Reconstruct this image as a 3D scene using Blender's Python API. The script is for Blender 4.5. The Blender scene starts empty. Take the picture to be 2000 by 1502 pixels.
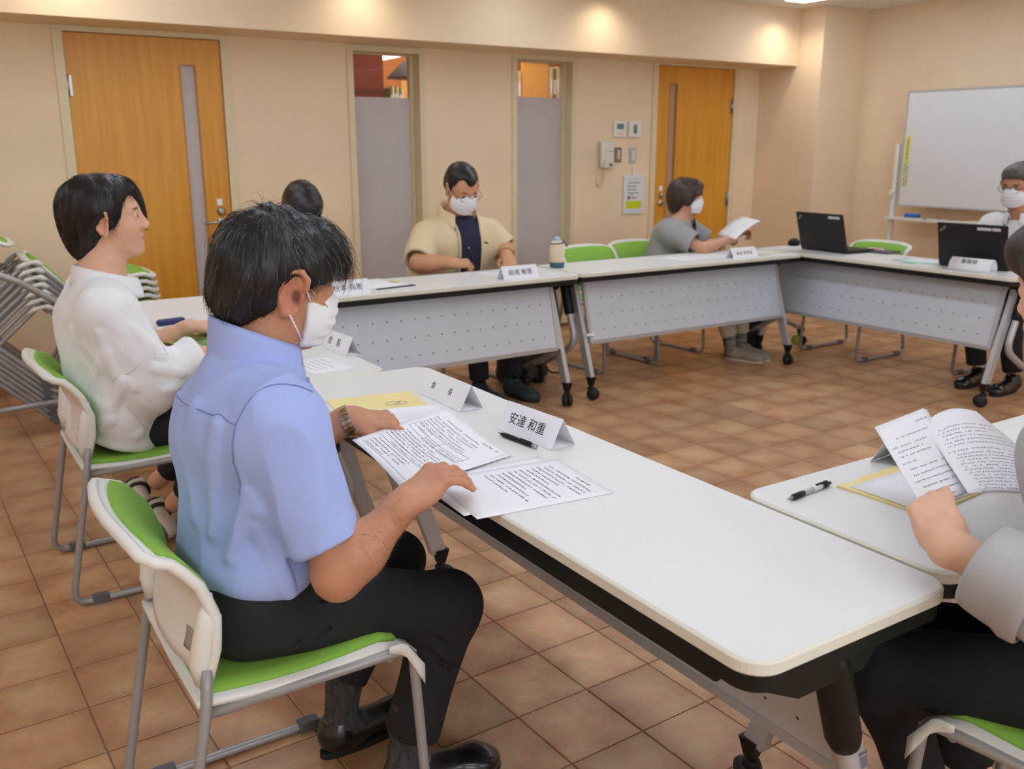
import bpy, math, random
import numpy as np
from mathutils import Vector, Matrix
R = math.radians
scene = bpy.context.scene
col = scene.collection

# ---------------------------------------------------------------- camera, world, exposure
cam_d = bpy.data.cameras.new('camera'); cam = bpy.data.objects.new('camera', cam_d); col.objects.link(cam)
cam.location = (0, 0, 1.387); cam.rotation_euler = (math.pi/2 - .2512, 0, -.5738)
cam_d.sensor_fit = 'HORIZONTAL'; cam_d.sensor_width = 36.0; cam_d.lens = 1808/2000*36
cam_d.clip_start = .05; cam_d.clip_end = 60
cam_d.dof.use_dof = True; cam_d.dof.focus_distance = 1.95; cam_d.dof.aperture_fstop = 5.6
scene.camera = cam
w = bpy.data.worlds.new('world'); scene.world = w; w.use_nodes = True
w.node_tree.nodes['Background'].inputs[0].default_value = (.9, .95, 1, 1)
w.node_tree.nodes['Background'].inputs[1].default_value = .25
scene.view_settings.view_transform = 'Standard'; scene.view_settings.look = 'None'
scene.view_settings.exposure = -0.12; scene.view_settings.gamma = 1.0; scene.view_settings.use_curve_mapping = False
CEIL = 2.475
LIGHT_PANEL = 10.4      # emission of the ceiling luminaires
DOWN_W = 13.0           # watts of each downlight

# ---------------------------------------------------------------- helpers
def lin(c):
    return tuple(((x/255)/12.92 if x/255 <= .04045 else ((x/255+.055)/1.055)**2.4) for x in c)
MATS = {}
def mat(name, rgb, rough=.5, metal=0., var=0., vscale=8., stretch=(1,1,1), bump=0., bscale=60., bstretch=None, emit=0., spec=.5,
        alpha=1., trans=0., rgb2=None, coat=0., sheen=0., attr=False, sss=0.):
    if name in MATS: return MATS[name]
    m = bpy.data.materials.new(name); m.use_nodes = True; nt = m.node_tree; N = nt.nodes; L = nt.links
    b = N['Principled BSDF']; c = lin(rgb) + (1,)
    b.inputs['Base Color'].default_value = c; b.inputs['Roughness'].default_value = rough; b.inputs['Metallic'].default_value = metal
    b.inputs['Specular IOR Level'].default_value = spec
    if coat: b.inputs['Coat Weight'].default_value = coat
    if sheen: b.inputs['Sheen Weight'].default_value = sheen; b.inputs['Sheen Roughness'].default_value = .5
    if trans: b.inputs['Transmission Weight'].default_value = trans
    if alpha < 1: b.inputs['Alpha'].default_value = alpha
    if sss:
        b.inputs['Subsurface Weight'].default_value = sss; b.inputs['Subsurface Radius'].default_value = (.012, .005, .003); b.inputs['Subsurface Scale'].default_value = 1.
    if emit:
        b.inputs['Emission Color'].default_value = c; b.inputs['Emission Strength'].default_value = emit
    tc = None
    def coords(st):
        nonlocal tc
        tc = tc or N.new('ShaderNodeTexCoord'); mp = N.new('ShaderNodeMapping'); mp.inputs['Scale'].default_value = st
        L.new(tc.outputs['Object'], mp.inputs['Vector']); return mp.outputs['Vector']
    src = None
    if attr:
        at = N.new('ShaderNodeVertexColor'); at.layer_name = 'Col'; src = at.outputs['Color']
        L.new(src, b.inputs['Base Color'])
    if var or rgb2:
        nz = N.new('ShaderNodeTexNoise'); nz.inputs['Scale'].default_value = vscale; nz.inputs['Detail'].default_value = 5
        L.new(coords(stretch), nz.inputs['Vector'])
        rp = N.new('ShaderNodeMapRange'); rp.inputs['From Min'].default_value = .3; rp.inputs['From Max'].default_value = .7
        L.new(nz.outputs['Fac'], rp.inputs['Value'])
        mx = N.new('ShaderNodeMix'); mx.data_type = 'RGBA'
        L.new(rp.outputs['Result'], mx.inputs['Factor'])
        if src is not None:
            v1 = N.new('ShaderNodeHueSaturation'); v1.inputs['Value'].default_value = 1-var; L.new(src, v1.inputs['Color'])
            v2 = N.new('ShaderNodeHueSaturation'); v2.inputs['Value'].default_value = 1+var; L.new(src, v2.inputs['Color'])
            L.new(v1.outputs['Color'], mx.inputs['A']); L.new(v2.outputs['Color'], mx.inputs['B'])
        elif rgb2: mx.inputs['A'].default_value = c; mx.inputs['B'].default_value = lin(rgb2) + (1,)
        else:
            mx.inputs['A'].default_value = tuple(x*(1-var) for x in c[:3]) + (1,); mx.inputs['B'].default_value = tuple(min(1, x*(1+var)) for x in c[:3]) + (1,)
        L.new(mx.outputs['Result'], b.inputs['Base Color'])
    if bump:
        nb = N.new('ShaderNodeTexNoise'); nb.inputs['Scale'].default_value = bscale; nb.inputs['Detail'].default_value = 4
        L.new(coords(bstretch or (1,1,1)), nb.inputs['Vector'])
        bp = N.new('ShaderNodeBump'); bp.inputs['Strength'].default_value = bump; bp.inputs['Distance'].default_value = .004
        L.new(nb.outputs['Fac'], bp.inputs['Height']); L.new(bp.outputs['Normal'], b.inputs['Normal'])
    MATS[name] = m
    return m

class MB:
    """collects geometry; build() links it as one mesh object"""
    def __init__(s): s.v = []; s.f = []; s.sm = []
    def add(s, vs, fs, smooth=False):
        o = len(s.v); s.v += [tuple(map(float, p)) for p in vs]; s.f += [tuple(i+o for i in f) for f in fs]; s.sm += [smooth]*len(fs); return s
    def box(s, x0, x1, y0, y1, z0, z1, m=None):
        p = [(x, y, z) for z in (z0, z1) for y in (y0, y1) for x in (x0, x1)]
        if m is not None: p = [tuple(m @ Vector(q)) for q in p]
        return s.add(p, [(0,2,3,1), (4,5,7,6), (0,1,5,4), (2,6,7,3), (0,4,6,2), (1,3,7,5)])
    def rbox(s, x0, x1, y0, y1, z0, z1, r=.005, n=3, c=0., m=None, smooth=False):
        """box with rounded vertical edges (radius r) and chamfer c at top and bottom"""
        def ring(x0, x1, y0, y1, r, z):
            o = []
            for cx, cy, a0 in ((x1-r, y1-r, 0), (x0+r, y1-r, 90), (x0+r, y0+r, 180), (x1-r, y0+r, 270)):
                for k in range(n+1): a = R(a0 + 90*k/n); o.append((cx+r*math.cos(a), cy+r*math.sin(a), z))
            return o
        rings = []
        if c: rings.append(ring(x0+c, x1-c, y0+c, y1-c, max(r-c, 1e-4), z0))
        rings.append(ring(x0, x1, y0, y1, r, z0+c)); rings.append(ring(x0, x1, y0, y1, r, z1-c))
        if c: rings.append(ring(x0+c, x1-c, y0+c, y1-c, max(r-c, 1e-4), z1))
        return s.loft(rings, m=m, smooth=smooth)
    def loft(s, rings, m=None, caps=True, smooth=True, closed=True):
        n = len(rings[0]); vs = [p for r in rings for p in r]
        if m is not None: vs = [tuple(m @ Vector(q)) for q in vs]
        o = len(s.v); s.add(vs, [])
        fs = []
        for i in range(len(rings)-1):
            for k in range(n if closed else n-1):
                k2 = (k+1) % n; fs.append((i*n+k, i*n+k2, (i+1)*n+k2, (i+1)*n+k))
        s.f += [tuple(i+o for i in f) for f in fs]; s.sm += [smooth]*len(fs)
        if caps:
            s.f += [tuple(o+i for i in range(n-1, -1, -1)), tuple(o+(len(rings)-1)*n+i for i in range(n))]; s.sm += [False, False]
        return s
    def tube(s, pts, r, n=10, caps=True, m=None, flat=None, smooth=True):
        """round tube (or elliptical: flat=(ru, rv, up)) along a path; r number or list"""
        P = [Vector(p) for p in pts]
        if m is not None: P = [m @ p for p in P]
        rs = r if isinstance(r, (list, tuple)) else [r]*len(P)
        T = []
        for i in range(len(P)):
            a = P[max(i-1, 0)]; b = P[min(i+1, len(P)-1)]; t = (b-a); T.append(t.normalized() if t.length > 1e-9 else Vector((0,0,1)))
        u = T[0].orthogonal().normalized()
        if flat: u = (Vector(flat[2]) - T[0]*T[0].dot(Vector(flat[2]))).normalized()
        rings = []
        for i, p in enumerate(P):
            u = (u - T[i]*u.dot(T[i])).normalized(); v = T[i].cross(u)
            ru, rv = (flat[0], flat[1]) if flat else (1, 1)
            rings.append([tuple(p + u*math.cos(2*math.pi*k/n)*rs[i]*ru + v*math.sin(2*math.pi*k/n)*rs[i]*rv) for k in range(n)])
        return s.loft(rings, caps=caps, smooth=smooth)
    def bar(s, a, b, wx, wy, up=(1,0,0)):
        """rectangular bar from a to b; wx along up, wy across"""
        a = Vector(a); b = Vector(b); t = (b-a).normalized(); u = Vector(up); u = (u - t*u.dot(t)).normalized(); v = t.cross(u)
        rg = [[tuple(p + u*sx*wx/2 + v*sy*wy/2) for sx, sy in ((-1,-1), (1,-1), (1,1), (-1,1))] for p in (a, b)]
        return s.loft(rg, smooth=False)
    def lathe(s, prof, n=20, m=None, smooth=True):
        rings = [[(r*math.cos(2*math.pi*k/n), r*math.sin(2*math.pi*k/n), z) for k in range(n)] for r, z in prof]
        return s.loft(rings, m=m, smooth=smooth)
    def disc(s, c, nrm, r, n=8, m=None):
        c = Vector(c); nrm = Vector(nrm).normalized(); u = nrm.orthogonal().normalized(); v = nrm.cross(u)
        return s.add([tuple(c + u*r*math.cos(2*math.pi*k/n) + v*r*math.sin(2*math.pi*k/n)) for k in range(n)], [tuple(range(n))])
    def sphere(s, c, r, n=14, k=8, m=None):
        rx, ry, rz = r if isinstance(r, (tuple, list)) else (r, r, r)
        rings = []
        for i in range(k+1):
            a = math.pi*i/k; q = max(math.sin(a), .01)
            rings.append([(c[0]+rx*q*math.cos(2*math.pi*j/n), c[1]+ry*q*math.sin(2*math.pi*j/n), c[2]-rz*math.cos(a)) for j in range(n)])
        return s.loft(rings, m=m)
    def surf(s, fn, nu, nv, thick=0., smooth=True):
        """parametric sheet fn(u,v)->point, with thickness"""
        g = [[Vector(fn(i/nu, j/nv)) for j in range(nv+1)] for i in range(nu+1)]
        o = len(s.v); W = nv+1
        if not thick:
            s.add([p for r in g for p in r], [(i*W+j, (i+1)*W+j, (i+1)*W+j+1, i*W+j+1) for i in range(nu) for j in range(nv)], smooth); return s
        top = []; bot = []
        for i in range(nu+1):
            for j in range(W):
                du = g[min(i+1, nu)][j] - g[max(i-1, 0)][j]; dv = g[i][min(j+1, nv)] - g[i][max(j-1, 0)]
                n = du.cross(dv); n = n.normalized() if n.length > 1e-12 else Vector((0,0,1)); top.append(g[i][j] + n*thick/2); bot.append(g[i][j] - n*thick/2)
        K = len(top); fs = []
        for i in range(nu):
            for j in range(nv):
                a, b, c, d = i*W+j, (i+1)*W+j, (i+1)*W+j+1, i*W+j+1; fs += [(a, b, c, d), (K+d, K+c, K+b, K+a)]
        for i in range(nu):
            a, b = i*W, (i+1)*W; fs.append((K+a, K+b, b, a)); a += nv; b += nv; fs.append((a, b, K+b, K+a))
        for j in range(nv):
            a = j; fs.append((a, a+1, K+a+1, K+a)); a = nu*W+j; fs.append((K+a, K+a+1, a+1, a))
        s.add(top+bot, fs, smooth); return s
    def mesh(s, name):
        me = bpy.data.meshes.new(name); me.from_pydata(s.v, [], s.f); me.polygons.foreach_set('use_smooth', s.sm); me.update(); return me
    def build(s, name, material, parent=None, base=None):
        if base is not None: s.v = [(x-base[0], y-base[1], z-base[2]) for x, y, z in s.v]
        return link(name, s.mesh(name), material, parent)
def link(name, me, material, parent=None):
    if material is not None: me.materials.append(material)
    o = bpy.data.objects.new(name, me); col.objects.link(o); o.parent = parent; return o
def fillet(pts, r, n=5):
    """polyline with rounded corners"""
    P = [Vector(p) for p in pts]; out = [P[0]]
    for i in range(1, len(P)-1):
        a, b, c = P[i-1], P[i], P[i+1]; d1 = (a-b).normalized(); d2 = (c-b).normalized()
        ang = d1.angle(d2); rr = r[i-1] if isinstance(r, (list, tuple)) else r
        t = min(rr/math.tan(ang/2), (a-b).length*.49, (c-b).length*.49) if ang < 3.13 else 0
        if t <= 1e-6: out.append(b); continue
        p, q = b+d1*t, b+d2*t
        for k in range(n+1):
            s_ = k/n; out.append(p*(1-s_)**2 + b*2*s_*(1-s_) + q*s_**2)
    return out + [P[-1]]
def tag(o, label=None, cat=None, group=None, kind=None):
    if label: o['label'] = label
    if cat: o['category'] = cat
    if group: o['group'] = group
    if kind: o['kind'] = kind
    return o
def thing(name, label, cat, loc=(0,0,0), rz=0., group=None):
    o = bpy.data.objects.new(name, None); col.objects.link(o); o.empty_display_size = .05
    o.location = loc; o.rotation_euler = (0, 0, rz); return tag(o, label, cat, group)
def copy_tree(o, parent=None):
    c = o.copy(); col.objects.link(c); c.parent = parent
    for ch in list(o.children): copy_tree(ch, c)
    return c
def struct(name, mb, m, parent=None):
    o = mb.build(name, m, parent); o['kind'] = 'structure'; return o
def text_mesh(s, size, material, name, parent, mtx, extrude=.0003, spacing=1., shear=0.):
    """lettering as real flat geometry, from Blender's own built-in font"""
    cu = bpy.data.curves.new(name, 'FONT'); cu.body = s; cu.size = size; cu.align_x = 'CENTER'; cu.align_y = 'CENTER'; cu.extrude = extrude
    cu.space_character = spacing
    t = bpy.data.objects.new(name, cu); col.objects.link(t)
    dg = bpy.context.evaluated_depsgraph_get(); me = bpy.data.meshes.new_from_object(t.evaluated_get(dg)); me.name = name
    bpy.data.objects.remove(t); bpy.data.curves.remove(cu)
    me.transform(mtx); me.materials.clear()
    return link(name, me, material, parent)

# ---------------------------------------------------------------- materials
m_wall = mat('wall_paper', (240, 214, 180), .85, var=.03, vscale=3, bump=.12, bscale=300)
m_ceil = mat('ceiling_board', (240, 236, 230), .9, bump=.1, bscale=200)
m_cream = mat('cream_trim', (226, 208, 170), .45, var=.03)
m_door = mat('door_wood', (226, 160, 48), .38, rgb2=(212, 142, 36), vscale=5, stretch=(6, 6, .35))
m_steel = mat('brushed_steel', (176, 174, 170), .3, .9, var=.05)
m_frost = mat('frosted_film', (196, 186, 182), .55, var=.02)
m_glass = mat('clear_glass', (235, 240, 238), .02, alpha=.03)
m_grout = mat('floor_joint', (146, 112, 84), .7, var=.1)
m_white_p = mat('white_plastic', (232, 230, 222), .42, var=.02, bump=.02)
m_green = mat('green_fabric', (138, 186, 70), .8, var=.06, vscale=60, bump=.25, bscale=900)
m_tubeg = mat('grey_tube', (160, 158, 157), .36, .2, var=.05)
m_silver = mat('silver_paint', (190, 190, 192), .38, .35, var=.03)
m_panel = mat('panel_grey', (206, 212, 222), .45, .25, var=.02)
m_black_p = mat('black_plastic', (21, 21, 21), .5, var=.1, bump=.05, spec=.3)
m_rubber = mat('caster_rubber', (24, 24, 25), .6, var=.1)
m_top = mat('white_laminate', (232, 232, 230), .36, var=.012, vscale=4)
m_edge = mat('cream_edge_band', (228, 225, 210), .45, var=.02)
m_paper = mat('paper', (240, 239, 243), .75, var=.012)
m_ink = mat('black_ink', (38, 38, 42), .7, var=.1)
m_inkg = mat('grey_ink', (112, 112, 120), .7, var=.1)
m_kraft = mat('yellow_envelope', (243, 224, 158), .7, var=.05)

# ---------------------------------------------------------------- the room
XR, YB = 6.9, 5.9
XL, YF = -2.6, -3.2
floor = struct('floor', MB().box(XL, XR, YF, YB, -.06, -.004), m_grout)
# terracotta sheet tiles: recessed joints, each tile a piece
def m_tile_make():
    m = bpy.data.materials.new('terracotta_tile'); m.use_nodes = True; N = m.node_tree.nodes; L = m.node_tree.links; b = N['Principled BSDF']
    oi = N.new('ShaderNodeObjectInfo'); at = N.new('ShaderNodeVertexColor'); at.layer_name = 'Col'
    tc = N.new('ShaderNodeNewGeometry')
    n1 = N.new('ShaderNodeTexNoise'); n1.inputs['Scale'].default_value = 5.5; n1.inputs['Detail'].default_value = 6; L.new(tc.outputs['Position'], n1.inputs['Vector'])
    n2 = N.new('ShaderNodeTexNoise'); n2.inputs['Scale'].default_value = 38; n2.inputs['Detail'].default_value = 5; L.new(tc.outputs['Position'], n2.inputs['Vector'])
    r1 = N.new('ShaderNodeMapRange'); r1.inputs[1].default_value = .32; r1.inputs[2].default_value = .68; L.new(n1.outputs['Fac'], r1.inputs[0])
    mx = N.new('ShaderNodeMix'); mx.data_type = 'RGBA'; L.new(r1.outputs[0], mx.inputs['Factor'])
    mx.inputs['A'].default_value = lin((204, 148, 106)) + (1,); mx.inputs['B'].default_value = lin((224, 182, 136)) + (1,)
    m2 = N.new('ShaderNodeMix'); m2.data_type = 'RGBA'; m2.blend_type = 'MULTIPLY'; m2.inputs['Factor'].default_value = .35
    L.new(mx.outputs['Result'], m2.inputs['A']); L.new(n2.outputs['Color'], m2.inputs['B'])
    hs = N.new('ShaderNodeHueSaturation'); rv = N.new('ShaderNodeMapRange'); rv.inputs[3].default_value = .84; rv.inputs[4].default_value = 1.14
    L.new(at.outputs['Color'], rv.inputs[0]); L.new(rv.outputs[0], hs.inputs['Value']); L.new(m2.outputs['Result'], hs.inputs['Color'])
    # each tile is printed paler in the middle, browner and blotchy toward its rim
    vr = N.new('ShaderNodeVectorRotate'); vr.rotation_type = 'Z_AXIS'; vr.inputs['Angle'].default_value = -TH; vr.inputs['Center'].default_value = (1.335, 1.935, 0); L.new(tc.outputs['Position'], vr.inputs['Vector'])
    sb = N.new('ShaderNodeVectorMath'); sb.operation = 'SUBTRACT'; sb.inputs[1].default_value = (1.335, 1.935, 0); L.new(vr.outputs['Vector'], sb.inputs[0])
    dv = N.new('ShaderNodeVectorMath'); dv.operation = 'SCALE'; dv.inputs['Scale'].default_value = 1/TS; L.new(sb.outputs['Vector'], dv.inputs[0])
    fc = N.new('ShaderNodeVectorMath'); fc.operation = 'FRACTION'; L.new(dv.outputs['Vector'], fc.inputs[0])
    ct = N.new('ShaderNodeVectorMath'); ct.operation = 'SUBTRACT'; ct.inputs[1].default_value = (.5, .5, 0); L.new(fc.outputs['Vector'], ct.inputs[0])
    ab = N.new('ShaderNodeVectorMath'); ab.operation = 'ABSOLUTE'; L.new(ct.outputs['Vector'], ab.inputs[0]); sx = N.new('ShaderNodeSeparateXYZ'); L.new(ab.outputs['Vector'], sx.inputs['Vector'])
    mxm = N.new('ShaderNodeMath'); mxm.operation = 'MAXIMUM'; L.new(sx.outputs['X'], mxm.inputs[0]); L.new(sx.outputs['Y'], mxm.inputs[1])
    n4 = N.new('ShaderNodeTexNoise'); n4.inputs['Scale'].default_value = 9; n4.inputs['Detail'].default_value = 5; L.new(tc.outputs['Position'], n4.inputs['Vector'])
    ad_ = N.new('ShaderNodeMath'); ad_.operation = 'MULTIPLY_ADD'; ad_.inputs[1].default_value = .7; L.new(n4.outputs['Fac'], ad_.inputs[0]); L.new(mxm.outputs['Value'], ad_.inputs[2])
    rm = N.new('ShaderNodeMapRange'); rm.inputs[1].default_value = .52; rm.inputs[2].default_value = .92; L.new(ad_.outputs['Value'], rm.inputs[0])
    m3 = N.new('ShaderNodeMix'); m3.data_type = 'RGBA'; m3.blend_type = 'MULTIPLY'; L.new(rm.outputs[0], m3.inputs['Factor']); L.new(hs.outputs['Color'], m3.inputs['A']); m3.inputs['B'].default_value = (.73, .63, .56, 1)
    L.new(m3.outputs['Result'], b.inputs['Base Color'])
    b.inputs['Roughness'].default_value = .36; b.inputs['Specular IOR Level'].default_value = .5
    n3 = N.new('ShaderNodeTexNoise'); n3.inputs['Scale'].default_value = 260; n3.inputs['Detail'].default_value = 2; L.new(tc.outputs['Position'], n3.inputs['Vector'])
    bp = N.new('ShaderNodeBump'); bp.inputs['Strength'].default_value = .35; bp.inputs['Distance'].default_value = .002
    L.new(n3.outputs['Fac'], bp.inputs['Height']); L.new(bp.outputs['Normal'], b.inputs['Normal'])
    return m
TS, TH = .2195, .03
m_tile = m_tile_make()
rng = random.Random(3)
tile_meshes = []
g = .0016
for k in range(6):
    mb = MB(); h = TS/2-g; c = .0022
    mb.loft([[(-h, -h, -.004), (h, -h, -.004), (h, h, -.004), (-h, h, -.004)], [(-h, -h, -c*.6), (h, -h, -c*.6), (h, h, -c*.6), (-h, h, -c*.6)],
             [(-h+c, -h+c, 0), (h-c, -h+c, 0), (h-c, h-c, 0), (-h+c, h-c, 0)]], smooth=False)
    me = mb.mesh('tile'); ca = me.color_attributes.new('Col', 'FLOAT_COLOR', 'POINT'); v = k/5
    ca.data.foreach_set('color', [v, v, v, 1]*len(me.vertices)); me.materials.append(m_tile); tile_meshes.append(me)
cand = []
for i in range(-30, 40):
    for j in range(-30, 30):
        u, v_ = (i+.5)*TS, (j+.5)*TS
        x = 1.335 + u*math.cos(TH) - v_*math.sin(TH); y = 1.935 + u*math.sin(TH) + v_*math.cos(TH)
        if XL-.1 < x < XR+.1 and YF-.1 < y < YB+.1:
            cand.append((x, y, rng.randrange(6)))
def seen(x, y):
    # share of the view: in front of the lens and inside its field
    a = math.atan2(x, y) - .5738; d = math.hypot(x, y)
    down = math.atan2(1.387, d)
    return abs(a) < .54 and down < .2512+.41 and d > 1.2
def size(x, y): return -math.hypot(x, y)
vis = sorted([t for t in cand if seen(t[0], t[1])], key=lambda t: math.hypot(t[0], t[1]))[:300]
vs_ = set(vis)
for x, y, k in vis:
    o = bpy.data.objects.new('tile', tile_meshes[k]); col.objects.link(o); o.parent = floor; o.location = (x, y, 0); o.rotation_euler = (0, 0, TH)
rest = MB(); rest_c = []
for x, y, k in cand:
    if (x, y, k) in vs_: continue
    me = tile_meshes[k]; M4 = Matrix.Translation((x, y, 0)) @ Matrix.Rotation(TH, 4, 'Z')
    rest.add([tuple(M4 @ v.co) for v in me.vertices], [tuple(p.vertices) for p in me.polygons]); rest_c += [k/5, k/5, k/5, 1]*len(me.vertices)
me = rest.mesh('floor_tiles'); ca = me.color_attributes.new('Col', 'FLOAT_COLOR', 'POINT'); ca.data.foreach_set('color', rest_c)
o = link('tile_field', me, m_tile, floor); o['kind'] = 'stuff'

# wall with two doors and two tall windows
OPEN = [(.845, 1.735, 0, 2.02), (2.565, 3.07, .06, 2.005), (3.84, 4.36, .06, 2.015), (5.19, 6.07, 0, 2.035)]
mb = MB(); x = XL-.1
for a, b, z0, z1 in OPEN:
    mb.box(x, a, YB, YB+.15, 0, 2.6); mb.box(a, b, YB, YB+.15, z1, 2.6)
    if z0: mb.box(a, b, YB, YB+.15, 0, z0)
    x = b
mb.box(x, XR+.2, YB, YB+.15, 0, 2.6)
wall_back = struct('wall_back', mb, m_wall)
struct('beam', MB().box(XL, 6.364, 5.5, YB-.001, 2.036, CEIL), m_wall, wall_back)
wall_right = struct('wall_right', MB().box(XR, XR+.15, YF, YB-.001, 0, 2.6), m_wall)
struct('pillar', MB().box(6.364, XR-.001, 5.25, YB-.001, .001, CEIL-.001), m_wall, wall_right)
struct('wall_left', MB().box(XL-.15, XL, YF, YB-.001, 0, 2.6), m_wall)
struct('wall_front', MB().box(XL-.15, XR+.15, YF-.15, YF, 0, 2.6), m_wall)
struct('ceiling', MB().box(XL, XR, YF, YB-.001, CEIL, CEIL+.1), m_ceil)
m_base = mat('baseboard_vinyl', (150, 116, 84), .5)
mb = MB(); x = XL
for a, b in ((XL, .80), (1.78, 5.15), (6.11, 6.363)): mb.box(a, b, YB-.008, YB-.0005, .001, .06)
struct('baseboard_back', mb, m_base)
struct('baseboard_right', MB().box(XR-.008, XR-.0005, YF, 5.249, .001, .06), m_base)

def frame_trim(n, a, b, z0, z1, wd=.04, depth=.13, sill=False):
    mb = MB(); y0 = YB-.012; y1 = YB+depth
    mb.box(a-wd, a+.012, y0, y1, z0, z1+wd); mb.box(b-.012, b+wd, y0, y1, z0, z1+wd); mb.box(a+.012, b-.012, y0, y1, z1-.012, z1+wd-.008)
    if sill: mb.box(a+.012, b-.012, y0-.01, y1, z0-.03, z0+.01)
    return mb
# doors
def door(n, a, b, z1, slot, hx, hinge_left, label):
    d = struct('door_%d' % n, frame_trim(n, a, b, 0, z1), m_cream); d['label'] = label
    lx0, lx1, lz1 = a+.016, b-.016, z1-.016
    s0, s1, sz0, sz1 = slot; y0, y1 = YB+.006, YB+.046
    mb = MB(); mb.box(lx0, s0, y0, y1, .008, lz1); mb.box(s1, lx1, y0, y1, .008, lz1); mb.box(s0, s1, y0, y1, sz1, lz1); mb.box(s0, s1, y0, y1, .008, sz0)
    leaf = struct('door_leaf', mb, m_door, d)
    struct('slot_pane', MB().box(s0, s1, y0+.016, y0+.022, sz0, sz1), m_frost if n == 1 else mat('slot_tan', (186, 150, 122), .4), d)
    bead = MB(); t = .007
    bead.box(s0, s0+t, y0-.003, y0+.016, sz0, sz1); bead.box(s1-t, s1, y0-.003, y0+.016, sz0, sz1); bead.box(s0+t, s1-t, y0-.003, y0+.016, sz1-t, sz1); bead.box(s0+t, s1-t, y0-.003, y0+.016, sz0, sz0+t)
    struct('glazing_bead', bead, mat('bead_wood', (196, 128, 46), .4, var=.08), d)
    rot = Matrix.Rotation(R(90), 4, 'X')
    T = lambda x, z: Matrix.Translation((x, y0, z)) @ rot
    sgn = -1 if hinge_left else 1
    hd = MB(); hd.lathe([(.027, 0), (.027, .006), (.022, .01), (.012, .012), (.011, .045), (.013, .05)], 16, m=T(hx, .935))
    hd.tube(fillet([(hx, y0-.045, .935), (hx+sgn*.02, y0-.048, .935), (hx+sgn*.115, y0-.045, .93)], .01), .008, 10)
    struct('lever_handle', hd, m_steel, d)
    struct('lock_cylinder', MB().lathe([(.026, 0), (.026, .008), (.02, .014), (.02, .02), (.012, .024)], 16, m=T(hx+.002, 1.0)), m_steel, d)
    struct('lock_label', MB().box(hx-.018, hx+.014, y0-.0015, y0, 1.035, 1.075), m_paper, d)
    xh = lx0 if hinge_left else lx1
    for z in (1.72, .95, .22):
        struct('hinge', MB().tube([(xh, y0-.009, z-.06), (xh, y0-.009, z+.06)], .008, 8).box(xh-.022, xh+.022, y0-.004, y0+.001, z-.055, z+.055), m_steel, d)
    return d
door(1, *OPEN[0][:2], OPEN[0][3], (1.475, 1.572, .42, 1.862), 1.655, True, 'orange wood door with a tall frosted slot behind the woman in white')
door(2, *OPEN[3][:2], OPEN[3][3], (5.335, 5.425, .42, 1.885), 5.285, False, 'orange wood door with a tall slot beside the pillar')
for n, k, zf in ((1, 1, 1.712), (2, 2, 1.745)):
    a, b, z0, z1 = OPEN[k]
    wd = struct('window_%d' % n, frame_trim(n, a, b, z0, z1, .03, .148, True), m_cream)
    mb = MB(); t = .03; y0, y1 = YB+.075, YB+.115
    a2, b2, zt, zb = a+.013, b-.013, z1-.013, z0+.011
    mb.box(a2, a2+t*.3, y0, y1, zb, zt); mb.box(b2-t, b2, y0, y1, zb, zt); mb.box(a2+t*.3, b2-t, y0, y1, zt-t*.3, zt); mb.box(a2+t*.3, b2-t, y0, y1, zb, zb+t)
    struct('sash', mb, mat('sash_cream', (214, 200, 160), .4), wd)
    struct('pane', MB().box(a2+t*.3, b2-t, YB+.09, YB+.096, zb+t, zt-t*.3), m_glass, wd)
    struct('frosted_film', MB().box(a2+t*.3, b2-t, YB+.086, YB+.0895, zb+t, zf), m_frost, wd)

# the room behind the glass
m_orange = mat('orange_plaster', (206, 132, 66), .8, var=.05)
m_red = mat('red_brown_board', (150, 66, 34), .6, var=.08, vscale=3)
m_amber = mat('amber_board', (230, 170, 86), .6, var=.03)
YB2 = 9.0
far = struct('wall_far', MB().box(.5, 9, YB2, YB2+.1, 0, 3.2), m_orange)
struct('floor_far', MB().box(.5, 9, YB+.15, YB2, -.1, -.01), m_grout)
struct('ceiling_far', MB().box(.5, 9, YB+.151, YB2, 3.0, 3.1), m_orange)
struct('wall_far_side', MB().box(.4, .5, YB+.151, YB2, 0, 3.1), m_orange)
struct('wall_far_end', MB().box(9, 9.1, YB+.151, YB2, 0, 3.1), m_orange)
t = thing('partition', 'dark red-brown partition seen through the clear top of the window nearest the door', 'partition', (2.95, 7.02, 0))
MB().box(-.35, .375, 0, .05, 0, 2.6).build('board', m_red, t)
MB().box(-.35, .375, -.012, .0, 1.80, 1.83).build('rail', mat('red_rail', (120, 48, 24), .6), t)
t = thing('display_board', 'amber board hanging beyond the window nearest the door', 'board', (4.05, 8.0, 1.6))
MB().box(-.085, .25, 0, .03, 0, .39).build('face', m_amber, t); MB().box(-.085, .25, -.01, .04, .39, .40).build('top_edge', m_amber, t)
t = thing('display_board', 'wide amber board beyond the window nearest the telephone', 'board', (5.45, 8.0, 1.6))
MB().box(-.155, .155, 0, .03, 0, .61).build('face', m_amber, t); MB().box(-.16, .16, -.015, .045, .605, .635).build('white_cap', m_white_p, t)
m_shade = mat('dark_lamp_shade', (60, 50, 44), .5, var=.1)
t = thing('pendant_lamp', 'dark conical pendant lamp behind the clear top of the window nearest the door', 'lamp', (3.56, 7.0, 1.92))
MB().lathe([(.20, 0), (.196, .004), (.06, .13), (.03, .145), (.012, .17)], 24).build('shade', m_shade, t)
MB().tube([(0, 0, .16), (0, 0, 1.08)], .006, 6).build('cord', m_shade, t)
t = thing('tube_lamp', 'white fluorescent tube hanging beside the dark pendant lamp', 'lamp', (3.66, 7.6, 2.13))
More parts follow.
